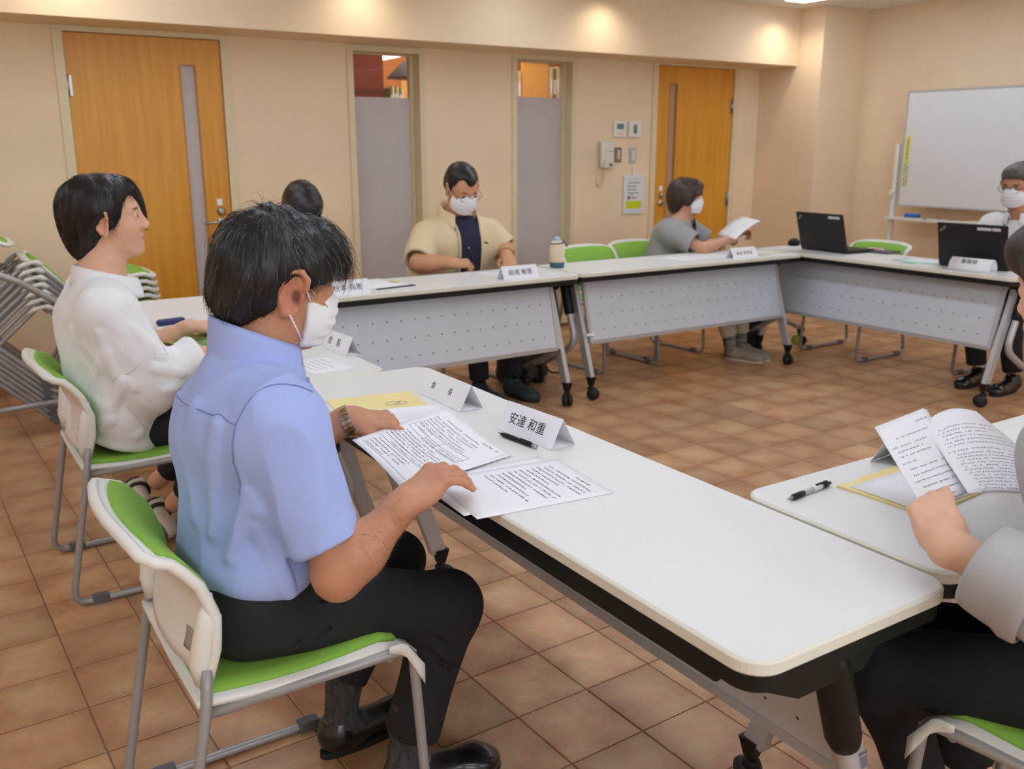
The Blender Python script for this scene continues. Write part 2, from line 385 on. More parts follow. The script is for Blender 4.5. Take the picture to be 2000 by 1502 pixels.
MB().tube([(-.16, .10, -.03), (.12, -.06, .03)], .02, 10).build('tube', mat('lit_tube', (250, 246, 250), .3, emit=2.2), t)
MB().box(-.01, .01, -.01, .01, .03, .86).build('hanger', m_shade, t)
m_gb = mat('green_binder', (112, 120, 40), .6, var=.05); m_wb = mat('pale_binder', (214, 196, 160), .6)
BND = [(3.84, 1.6, .30, m_gb), (3.862, 1.6, .32, m_wb), (3.884, 1.6, .32, m_gb), (3.906, 1.6, .315, m_wb), (3.93, 1.6, .31, m_gb), (3.952, 1.6, .3, m_wb),
       (5.225, 1.6, .50, m_gb), (5.262, 1.6, .51, m_wb), (5.645, 1.6, .565, m_wb), (5.685, 1.6, .55, m_gb), (5.725, 1.6, .57, m_wb)]
for k, (x, z, h, m) in enumerate(BND):
    near = k < 6
    t = thing('binder', ('%s %s binder beyond the window nearest the %s' % (('first', 'second', 'third', 'fourth', 'fifth', 'sixth')[k if near else k-6], 'green' if m is m_gb else 'pale', 'door' if near else 'telephone')), 'binder', (x, 7.95 if near else 8.0, z), group='binders beyond the windows')
    wdt = .010 if near else .018
    MB().rbox(-wdt, wdt, 0, .2, 0, h, .004).build('cover', m, t); MB().box(-wdt*.6, wdt*.6, -.001, .0, h*.55, h*.8).build('spine_label', m_paper, t)
sh = thing('shelf', 'shelf board carrying the upright binders in the next room', 'shelf', (4.8, 7.9, 0))
MB().box(-1.1, 1.3, 0, .4, 1.57, 1.598).build('board', m_orange, sh)
for x in (-1.08, 1.26): MB().box(x, x+.03, 0, .4, 0, 1.57).build('side', m_orange, sh)
far_l = bpy.data.lights.new('far_room_lamp', 'AREA'); far_l.energy = 60; far_l.size = 2.0; far_l.color = (1, .9, .78)
fo = bpy.data.objects.new('far_room_lamp', far_l); col.objects.link(fo); fo.location = (4.4, 7.3, 2.95)

# ceiling luminaires
m_diff = mat('lit_diffuser', (222, 238, 255), .5, emit=LIGHT_PANEL)
lum = 0
def luminaire(x, y0, y1, label):
    t = thing('ceiling_light', label, 'ceiling light', (x, (y0+y1)/2, CEIL), group='recessed strip lights')
    h = (y1-y0)/2
    mb = MB(); mb.box(-.125, -.108, -h, h, -.012, -.001); mb.box(.108, .125, -h, h, -.012, -.001); mb.box(-.108, .108, -h, -h+.017, -.012, -.001); mb.box(-.108, .108, h-.017, h, -.012, -.001)
    mb.build('housing', m_white_p, t)
    MB().rbox(-.107, .107, -h+.018, h-.018, -.018, -.002, .01).build('diffuser', m_diff, t)
for i, x in enumerate((5.9, 3.5, 1.1, -1.3)):
    for j, (y0, y1) in enumerate(((3.0, 5.19), (.4, 2.6), (-2.4, -.2))):
        luminaire(x, y0, y1, 'lit strip light on the ceiling in front of the pillar' if (i, j) == (0, 0) else 'recessed strip light %s, %s' % (('above the laptop table', 'above the middle of the room', 'above the left tables', 'beyond the left tables')[i], ('nearest the beam', 'over the near half', 'nearest the added windows')[j]))
# downlights that wash the beam
for x, lb in ((-.85, 'left of the large orange door'), (.79, 'above the large orange door'), (2.45, 'above the window nearest that door'), (4.3, 'above the window nearest the telephone'), (6.07, 'beside the pillar')):
    t = thing('downlight', 'round downlight before the beam ' + lb, 'downlight', (x, 5.30, CEIL), group='downlights along the beam')
    MB().lathe([(.055, -.004), (.055, -.001), (.04, -.0008), (.038, -.003)], 20).build('ring', m_white_p, t)
    MB().lathe([(.001, -.0025), (.036, -.0025)], 20).build('lens', mat('downlight_lens', (255, 236, 205), .5, emit=6), t)
    l = bpy.data.lights.new('downlight_beam', 'SPOT'); l.energy = DOWN_W; l.spot_size = R(140); l.spot_blend = 1.; l.color = (1, .90, .74); l.shadow_soft_size = .04
    lo = bpy.data.objects.new('downlight_beam', l); col.objects.link(lo); lo.location = (0, 0, -.02); lo.parent = t

# unseen windows with glowing panes, added behind the lens to brighten upright surfaces
for n, (a, b) in ((3, (-1.6, .9)), (4, (1.6, 4.1))):
    wd = struct('window_%d' % n, MB().box(a-.05, b+.05, YF, YF+.02, .85, .92).box(a-.05, b+.05, YF, YF+.02, 2.2, 2.25).box(a-.05, a, YF, YF+.02, .92, 2.2).box(b, b+.05, YF, YF+.02, .92, 2.2).box((a+b)/2-.02, (a+b)/2+.02, YF, YF+.02, .92, 2.2), m_cream)
    struct('pane', MB().box(a, b, YF+.001, YF+.006, .92, 2.2), mat('added_bright_pane', (200, 215, 235), .2, emit=.9), wd)
    l = bpy.data.lights.new('added_daylight', 'AREA'); l.shape = 'RECTANGLE'; l.size = b-a; l.size_y = 1.25; l.energy = 38; l.color = (.86, .93, 1)
    lo = bpy.data.objects.new('added_daylight', l); col.objects.link(lo); lo.location = ((a+b)/2, YF+.03, 1.56); lo.rotation_euler = (R(90), 0, 0); lo.parent = None

# ---------------------------------------------------------------- folding tables
def slab(mb, L, D, r, z0, z1, inset=0., c=.0):
    return mb.rbox(-L/2+inset, L/2-inset, -D/2+inset, D/2-inset, z0, z1, r-inset, 8, c)
def make_caster(parent, x, t, top, swing=0.):
    """black plastic sleeve, stem and twin wheels under a leg end at (x,t,top)"""
    st = MB(); st.loft([[(x-.019, t-.024, top+.012), (x+.019, t-.024, top+.012), (x+.019, t+.024, top+.012), (x-.019, t+.024, top+.012)],
                        [(x-.012, t-.012, top-.035), (x+.012, t-.012, top-.035), (x+.012, t+.012, top-.035), (x-.012, t+.012, top-.035)]], smooth=False)
    st.lathe([(.017, .058), (.019, .064), (.019, .072), (.013, .078)], 12, m=Matrix.Translation((x, t, 0)))
    st.lathe([(.009, .05), (.009, .09)], 10, m=Matrix.Translation((x, t, 0)))
    c = st.build('caster', m_black_p, parent)
    m = Matrix.Translation((x, t, .0345)) @ Matrix.Rotation(swing, 4, 'Z') @ Matrix.Translation((0, .014, 0)) @ Matrix.Rotation(R(90), 4, 'Y')
    w = MB()
    for s in (-1, 1):
        w.lathe([(.004, .004), (.0335, .004), (.034, .014), (.029, .025), (.014, .029), (.004, .029)] if s > 0 else [(.004, -.029), (.014, -.029), (.029, -.025), (.034, -.014), (.0335, -.004), (.004, -.004)], 18, m=m)
    w.build('wheel', m_rubber, c)
    return c
def make_table(label, loc, rz):
    T = thing('folding_table', label, 'table', loc, rz, 'white folding meeting tables')
    L, D = 1.8, .45
    slab(MB(), L, D, .05, .697, .7195, 0, .003).build('edge_band', m_edge, T)
    slab(MB(), L, D, .05, .7195, .7203, .0055).build('tabletop', m_top, T)
    f = MB(); slab(f, L, D, .05, .670, .697, .006); f.build('under_frame', m_black_p, T)
    r = MB()
    for t in (-.19, -.13): r.tube([(-.80, t, .652), (.80, t, .652)], .013, 10)
    r.build('shelf_rail', m_black_p, T)
    # perforated modesty panel, leaning with the legs
    A, B = Vector((0, .085, .655)), Vector((0, .168, .322)); n = Vector((0, (B-A).z, -(B-A).y)).normalized(); n = n if n.y > 0 else -n
    p = MB()
    for (xa, xb, ex) in ((-.775, .775, 0.),):
        pts = [A, B, B + n*.012]
        p.add([(x, q.y + dn*n.y, q.z + dn*n.z) for x in (xa, xb) for q, dn in ((A, 0), (B, 0), (B, .010), (A, .010))], [(0,1,2,3), (7,6,5,4), (0,4,5,1), (3,2,6,7), (1,5,6,2), (0,3,7,4)])
    panel = p.build('modesty_panel', m_panel, T)
    h = MB(); hk = MB()
    for row, f_ in enumerate((.30, .56, .82)):
        for k in range(19):
            x = -.70 + k*.0765 + (.012 if row == 1 else 0)
            for (mb_, dn) in ((h, .0104), (h, -.0004)):
                q = A.lerp(B, f_); mb_.disc((x, q.y + n.y*dn, q.z + n.z*dn), tuple(n if dn > 0 else -n), .0042, 8)
    h.build('perforation', mat('hole_dark', (70, 68, 68), .8, var=.1), panel)['kind'] = 'stuff'
    lip = MB(); lip.bar((-.78, B.y+.004, B.z-.004), (.78, B.y+.004, B.z-.004), .016, .022, (0, 1, 0)); lip.build('panel_lip', m_silver, panel)
    for s in (-1, 1):
        tr = MB(); tr.bar((s*.782, A.y+.004, A.z), (s*.782, B.y+.004, B.z-.006), .02, .022, (1, 0, 0)); tr.build('panel_trim', m_silver, panel)
    for s in (-1, 1):
        x = s*.812
        leg = MB(); leg.bar((x, .035, .645), (x, .212, .125), .026, .05, (1, 0, 0)); leg.build('leg', m_silver, T)
        make_caster(T, x, .222, .118, s*.5)
        xo = s*.846
        tb = MB(); tb.tube(fillet([(xo, .0, .635), (xo, .055, .47), (xo, .115, .31), (xo, -.05, .21), (xo, -.235, .125)], [.05, .09, .2], 6), .0185, 12)
        tb.build('rear_leg', m_silver, T)
        make_caster(T, xo, -.243, .112, s*.3+2.6)
        sl = MB(); sl.tube([(xo, -.008, .655), (xo, .002, .632), (xo, .05, .485), (xo, .056, .468)], [.026, .03, .029, .024], 14); sl.build('grip_sleeve', m_black_p, T)
        br = MB(); x0, x1 = sorted((s*.79, s*.872))
        br.loft([[(x0, t, .670), (x1, t, .670), (x1, t, z), (x0, t, z)] for t, z in ((-.185, .660), (-.10, .618), (.045, .618), (.085, .660))], smooth=False)
        br.build('bracket', m_black_p, T)
    return T
tabA = make_table('white folding table before the man in blue, near corner in the foreground', (1.085, 1.637, 0), -math.pi/2)
def table_copy(label, loc, rz):
    t = copy_tree(tabA); t.location = loc; t.rotation_euler = (0, 0, rz); t['label'] = label; return t
tabC = table_copy('white folding table in front of the woman in the white blouse', (.9625, 3.445, 0), -math.pi/2)
tabB = table_copy('white folding table at the right holding the ballpoint pen and yellow envelope', (2.222, .985, 0), 0)
tabD = table_copy('white folding table that the man in the beige shirt writes on', (2.118, 4.19, 0), math.pi+.015)
tabE = table_copy('white folding table at which the woman in grey reads', (3.935, 4.232, 0), math.pi)
tabF = table_copy('white folding table carrying the two black laptops', (5.062, 3.532, 0), math.pi/2)
# small stickers on two tables
stk = MB().box(-.06, .0, -.0015, 0, 0, .014).build('sticker', m_paper, tabE); stk.location = (.76, .182, .358); stk.rotation_euler = (R(-14), 0, math.pi)
m_kraft_tag = mat('leather_tag', (200, 150, 110), .6)
o = MB().bar((-.846, .055, .61), (-.846, .02, .67), .03, .016).build('strap', m_kraft_tag, tabE)
mb = MB(); mb.box(-.012, .012, -.0005, .0005, 0, .018)
for k in range(4): mb.box(-.012+k*.007, -.008+k*.007, -.001, .001, .022, .026)
o = mb.build('rating_label', m_inkg, tabA); o.location = (.846, .112, .40); o.rotation_euler = (R(-14), 0, R(90))

# ---------------------------------------------------------------- sled chairs
def back_pt(v, w):
    """backrest centre surface: v 0 bottom .. 1 top, w -1..1 across; chair faces +Y"""
    keys = [(0, -.150, .475), (.2, -.135, .535), (.42, -.132, .60), (.65, -.155, .665), (.85, -.198, .722), (1, -.236, .752)]
    for (a, ya, za), (b, yb, zb) in zip(keys, keys[1:]):
        if v <= b+1e-9:
            f = (v-a)/(b-a); y = ya+(yb-ya)*f; z = za+(zb-za)*f; break
    wid = .222 if v > .35 else .205 + .017*v/.35
    return Vector((w*wid, y - .030*(1-w*w), z - .012*max(0, v-.8)/.2*w**4*2))
def seat_pt(u, v):
    """seat surface: u 0 rear..1 front, v -1..1 across"""
    y = -.175 + .415*u
    z = .447 - .012*math.sin(math.pi*min(1, u*1.15)) - (.028*((u-.82)/.18)**2 if u > .82 else 0) + .008*v*v
    return Vector((v*.215, y, z))
def make_chair(label, loc, rz):
    C = thing('stacking_chair', label, 'chair', loc, rz, 'green and white stacking chairs')
    for s in (-1, 1):
        x = s*.228
        p = fillet([(x*.93, -.156, .50), (x, -.165, .44), (x*1.02, -.25, .012), (x*1.02, .262, .012), (x, .236, .428), (x*.96, -.17, .418)], [.3, .045, .045, .035], 6)
        MB().tube(p, .0105, 10).build('side_frame', m_tubeg, C)
        for yy in (-.17, .17):
            g = MB(); g.rbox(x*1.02-.014, x*1.02+.014, yy-.025, yy+.025, .0005, .027, .006); g.build('glide', mat('glide_grey', (96, 98, 100), .5), C)
        c_ = MB(); c_.surf(lambda u, v: (x*1.0 + s*.013, .18+.075*u, .452 - .06*max(0, u-.45)/.55 - (.045)*v*(0.3+.7*u)), 6, 2, .004); c_.build('front_cap', m_white_p, C)
    cr = MB()
    for yy in (-.13, .19): cr.tube([(-.22, yy, .414), (.22, yy, .414)], .009, 8)
    cr.build('cross_bar', m_tubeg, C)
    sh = MB(); sh.surf(lambda u, v: seat_pt(u*1.02-.01, (2*v-1)*1.045) + Vector((0, 0, -.014)), 12, 10, .012); sh.build('seat_shell', m_white_p, C)
    st = MB(); st.surf(lambda u, v: seat_pt(.03+.90*u, (2*v-1)*.93) + Vector((0, 0, -.004 + .004*min(1, 8*min(u, 1-u, v, 1-v)))), 14, 12, .012); st.build('seat', m_green, C)
    bf = MB()
    bf.surf(lambda u, v: back_pt(u, 2*v-1), 16, 14, .012)
    # thick rolled rim round the shell
    rim = [back_pt(v, -1) for v in (0, .1, .2, .3, .42, .55, .65, .75, .85, .93)] + [back_pt(1, w) for w in (-.93, -.8, -.6, -.3, 0, .3, .6, .8, .93)] + [back_pt(v, 1) for v in (.93, .85, .75, .65, .55, .42, .3, .2, .1, 0)]
    bf.tube([p + Vector((0, -.004, 0)) for p in rim], .011, 8)
    for s in (-1, 1):
        a = back_pt(.02, s*.96); b = back_pt(.40, s*.97)
        bf.tube([a + Vector((0, -.008, -.012)), a + Vector((0, -.012, .03)), b + Vector((0, -.016, 0)), b + Vector((0, -.008, .05))], [.017, .020, .018, .006], 10)
    bs = bf.build('back_shell', m_white_p, C)
    lb = MB(); q = back_pt(.14, .62); lb.surf(lambda u, v: back_pt(.10+.14*u, .55+.16*v) + Vector((0, -.0078, 0)), 3, 2, .0012); lb.build('rating_label', mat('label_grey', (168, 158, 150), .6, var=.15, vscale=300), bs)
    pd = MB(); pd.surf(lambda u, v: back_pt(.10+.85*u, (2*v-1)*.93) + Vector((0, .0085 + .006*min(1, 6*min(u, 1-u, v, 1-v)), .003)), 16, 14, .008); pd.build('back_pad', m_green, C)
    return C
chair0 = make_chair('green and white chair under the man in blue', (.492, 1.717, 0), -math.pi/2)
def chair_copy(label, loc, rz, rx=0):
    c = copy_tree(chair0); c.location = loc; c.rotation_euler = (rx, 0, rz); c['label'] = label; return c
chair_copy('green and white chair under the woman in the white blouse', (.525, 3.16, 0), -math.pi/2)
chair_copy('green and white chair under the man in beige', (2.70, 4.80, 0), math.pi)
chair_copy('green and white chair of the person hidden behind the blue-shirted man', (1.80, 4.82, 0), math.pi)
chair_copy('empty green chair beside the drinks pouch, between the beige man and the woman in grey', (3.755, 4.68, 0), math.pi+.05)
chair_copy('green and white chair under the woman in grey', (4.255, 4.78, 0), math.pi+.08)
chair_copy('empty green chair behind the laptop nearest the pillar', (5.42, 4.02, 0), math.pi/2)
chair_copy('green and white chair under the man in the white shirt', (5.62, 3.0, 0), math.pi/2)
chair_copy('green and white chair under the person in grey at the right edge', (1.618, .590, 0), .135)
# tilted stack on its cart, against the wall
ST = R(45)
def stack_chair(x, y, z, label):
    c = copy_tree(chair0); c['label'] = label; c['group'] = 'stacked chairs on the cart'
    # chair faces -X, tipped so that its seat front points up
    c.matrix_world = Matrix.Translation((x, y, z)) @ Matrix.Rotation(ST, 4, 'Y') @ Matrix.Rotation(math.pi/2, 4, 'Z'); return c
_n = 7
for k in range(_n):
    # seat front bend (chair local y=.236, z=.43) brought to (.47, y, .865 - k*.036)
    fx, fz = -.236, .43
    wx = fx*math.cos(ST) + fz*math.sin(ST); wz = -fx*math.sin(ST) + fz*math.cos(ST)
    stack_chair(.47 - wx + .004*k, 5.18, .868 - wz - .036*(k), ['topmost tilted chair of the stack behind the woman in white', 'second chair from the top of the tilted stack', 'third chair from the top of the tilted stack', 'middle chair of the tilted stack', 'third chair from the bottom of the tilted stack', 'second chair from the bottom of the tilted stack', 'lowest chair of the tilted stack'][k])
stack_chair(-.15 - wx, 5.36, 1.045 - wz, 'tilted chair at the left edge whose green back top shows above the stack')
ct = thing('chair_cart', 'grey tubular cart carrying the tilted stack of chairs', 'cart', (.45, 5.16, 0))
for y in (-.33, .31):
    MB().tube(fillet([(-.62, y, 1.05), (-.05, y, .78), (.62, y, .30), (.62, y, .09)], .06), .016, 10).build('side_rail', m_tubeg, ct)
    MB().tube([(-.70, y, .16), (.30, y, .20)], .014, 10).build('lower_rail', m_tubeg, ct)
    MB().tube(fillet([(-.62, y, 1.05), (-.72, y, .6), (-.70, y, .09)], .06), .014, 10).build('post', m_tubeg, ct)
    for x in (-.70, .62):
        MB().lathe([(.006, -.012), (.036, -.012), (.04, 0), (.036, .012), (.006, .012)], 16, m=Matrix.Translation((x, y, .041)) @ Matrix.Rotation(R(90), 4, 'X')).build('wheel', m_rubber, ct)
        MB().box(x-.012, x+.012, y-.02, y-.016, .03, .11).box(x-.012, x+.012, y+.016, y+.02, .03, .11).box(x-.014, x+.014, y-.02, y+.02, .09, .115).build('fork', m_steel, ct)
for x, z in ((-.70, .16), (.62, .16)): MB().tube([(x, -.33, z), (x, .31, z)], .014, 10).build('cross_rail', m_tubeg, ct)

# ---------------------------------------------------------------- whiteboard on its stand
wb = thing('whiteboard', 'white board on a wheeled stand before the right wall', 'whiteboard', (6.68, 3.75, 0))
by0, by1 = -.90, .905
MB().box(.0, .02, by0+.012, by1-.012, .945, 1.795).build('board', mat('board_enamel', (226, 225, 224), .25, var=.01), wb)
mb = MB(); t = .014
mb.box(-.004, .024, by0, by1, 1.795, 1.795+t); mb.box(-.004, .024, by0, by1, .945-t, .945); mb.box(-.004, .024, by0, by0+.012, .945, 1.795); mb.box(-.004, .024, by1-.012, by1, .945, 1.795)
mb.build('board_frame', mat('alu_frame', (196, 192, 190), .4, .3), wb)
for y in (by0-.06, by1+.045):
    MB().rbox(-.012, .03, y-.016, y+.016, .05, 1.41, .008).build('post', m_white_p, wb)
    MB().rbox(-.26, .20, y-.018, y+.018, .062, .095, .01).build('foot', m_white_p, wb)
    for x in (-.24, .18): MB().lathe([(.006, -.011), (.028, -.011), (.031, 0), (.028, .011), (.006, .011)], 14, m=Matrix.Translation((x, y, .031)) @ Matrix.Rotation(R(90), 4, 'X')).build('wheel', m_rubber, wb)
    MB().lathe([(.008, 0), (.022, .006), (.02, .022)], 12, m=Matrix.Translation((-.012, y+.004, 1.035)) @ Matrix.Rotation(R(-90), 4, 'Y')).build('clamp_knob', m_white_p, wb)
mb = MB(); mb.box(-.06, .10, by0-.04, by1+.06, .826, .838); mb.box(-.064, -.058, by0-.04, by1+.06, .826, .85); mb.build('tray', m_white_p, wb)
MB().box(.015, .03, by0-.05, by1+.03, .20, .23).build('cross_rail', m_white_p, wb)
st = MB(); st.box(-.0012, -.0004, .845, .878, 1.27, 1.47); st.build('note_strip', mat('yellow_note', (222, 210, 70), .6, var=.1, vscale=60), wb)
st = MB(); st.box(-.0012, -.0004, .838, .882, 1.085, 1.27); st.build('pale_note_strip', mat('pale_note', (206, 206, 150), .6, var=.1), wb)
mb = MB(); rr = random.Random(5)
for k in range(7): z = 1.30+k*.022; mb.box(-.0016, -.0012, .858, .866, z, z+.014)
for k in range(9): z = 1.10+k*.018; y = .843 if k % 2 else .866; mb.box(-.0016, -.0012, y, y+.010, z, z+.008)
mb.build('note_print', mat('olive_ink', (70, 84, 40), .7), wb)
t = thing('eraser', 'blue felt eraser on the whiteboard tray', 'eraser', (6.665, 4.50, .839), .1)
MB().rbox(-.025, .025, -.06, .06, .012, .04, .012, 4, .006).build('grip', mat('eraser_blue', (58, 112, 190), .5, var=.05), t); MB().rbox(-.024, .024, -.058, .058, 0, .012, .01).build('felt', m_inkg, t)
t = MB()
rr = random.Random(8)
t.surf(lambda u, v: (6.62+.09*v+.008*math.sin(9*u), 4.28+.15*u, .842 + .026*math.sin(math.pi*u)*math.sin(math.pi*v)*(1+.5*math.sin(14*u+5*v)) ), 14, 8, .003)
tag(t.build('cleaning_cloth', mat('khaki_cloth', (150, 132, 96), .9, var=.15, vscale=40)), 'crumpled khaki cloth beside the blue eraser on the tray', 'cloth')
tag(MB().rbox(6.625, 6.70, 3.90, 4.04, .839, .851, .004).build('note_pad', mat('pale_yellow', (240, 228, 186), .7)), 'pale yellow note pad at the far end of the whiteboard tray', 'note pad')

# ---------------------------------------------------------------- things on the wall
W = YB
ph = thing('wall_telephone', 'cream intercom telephone hanging on the wall with a looped cord', 'telephone', (4.67, W, 1.325))
MB().rbox(-.045, .078, -.035, -.0005, -.10, .105, .012, 4, .006).build('body', mat('phone_cream', (226, 220, 206), .45), ph)
hs = MB(); hs.tube([(-.058, -.045, -.095), (-.058, -.062, -.08), (-.056, -.066, 0), (-.058, -.062, .08), (-.058, -.045, .10)], [.016, .022, .017, .022, .016], 12); hs.build('handset', mat('phone_cream', (226, 220, 206), .45), ph)
MB().tube(fillet([(-.058, -.045, -.10), (-.085, -.03, -.15), (-.07, -.012, -.225), (-.03, -.012, -.235), (.0, -.02, -.16), (-.005, -.02, -.10)], .05, 6), .006, 8).build('cord', m_cream, ph)
MB().box(.03, .062, -.037, -.0355, -.085, -.062).build('badge', m_inkg, ph); MB().box(.02, .072, -.037, -.0355, .028, .032).build('slot', m_inkg, ph)
MB().box(-.012, .005, -.038, -.0355, .055, .085).build('hook_button', m_paper, ph)
m_lcd = mat('lcd_grey', (112, 132, 122), .3)
t = thing('thermostat', 'white air conditioner control with a wide grey display on the wall', 'control panel', (4.815, W, 1.522))
MB().rbox(-.06, .06, -.018, -.0005, -.06, .06, .006, 3, .003).build('case', m_white_p, t); MB().box(-.03, .038, -.0195, -.018, .0, .042).build('display', m_lcd, t); MB().box(-.03, .038, -.0195, -.018, -.04, -.025).build('button', m_cream, t)
t = thing('control_panel', 'white control with a narrow upright grey display, nearest the orange door', 'control panel', (4.969, W, 1.522))
MB().rbox(-.062, .062, -.02, -.0005, -.06, .06, .006, 3, .003).build('case', m_white_p, t); MB().box(-.018, .018, -.0215, -.02, -.032, .036).build('display', m_lcd, t)
t = thing('light_switch', 'brown-grey plate switch under the wide thermostat', 'switch', (4.812, W, 1.326))
MB().rbox(-.034, .034, -.008, -.0005, -.058, .058, .003).build('plate', mat('bronze_plate', (136, 124, 106), .4, .3), t); MB().rbox(-.012, .016, -.012, -.008, -.035, .038, .004).build('rocker', mat('ivory', (206, 198, 180), .5), t)
t = thing('light_switch', 'silver plate with four small switches above the notice', 'switch', (4.964, W, 1.321))
MB().rbox(-.036, .036, -.008, -.0005, -.058, .058, .003).build('plate', m_silver, t)
for k in range(4): MB().rbox(-.014, .016, -.012, -.008, -.036+k*.02, -.02+k*.02, .002).build('rocker', m_white_p, t)
t = thing('notice', 'laminated notice with a lime yellow block hanging by a hook on the wall', 'notice', (4.98, W, 1.015), -.0)
MB().rbox(-.106, .106, -.014, -.004, -.152, .152, .004).build('sleeve', mat('sleeve_white', (226, 228, 230), .25), t)
MB().box(-.08, .08, -.0152, -.0142, -.112, -.052).build('lime_block', mat('lime_print', (206, 216, 20), .5), t)
mb = MB(); mb.box(-.088, .088, -.0152, -.0142, .118, .123); mb.box(-.088, .088, -.0152, -.0142, -.128, -.123); mb.build('border_print', mat('pale_blue_print', (180, 206, 214), .5), t)
mb = MB(); rr = random.Random(4)
for k, (a, b) in enumerate(((-.06, .06), (-.072, .025), (-.075, .02), (-.06, .045))):
    x = a
    while x < b:
        wd_ = rr.uniform(.004, .009); mb.box(x, x+wd_, -.0155, -.0145, .088-k*.027, .096-k*.027); x += wd_+.003
mb.build('text_print', m_inkg, t)
mb = MB()
for a, b, z in ((-.03, -.01, -.018), (-.025, .03, -.034)):
    x = a
    while x < b: mb.box(x, x+.006, -.0155, -.0145, z, z+.008); x += .009
mb.build('red_print', mat('red_ink', (176, 60, 60), .6), t)
MB().lathe([(.001, 0), (.015, 0), (.015, .001)], 14, m=Matrix.Translation((-.052, -.0145, -.026)) @ Matrix.Rotation(R(90), 4, 'X')).build('seal_print', mat('seal_red', (150, 74, 50), .6), t)
MB().rbox(-.014, .014, -.012, -.0005, .152, .225, .006).build('hook', m_white_p, t)

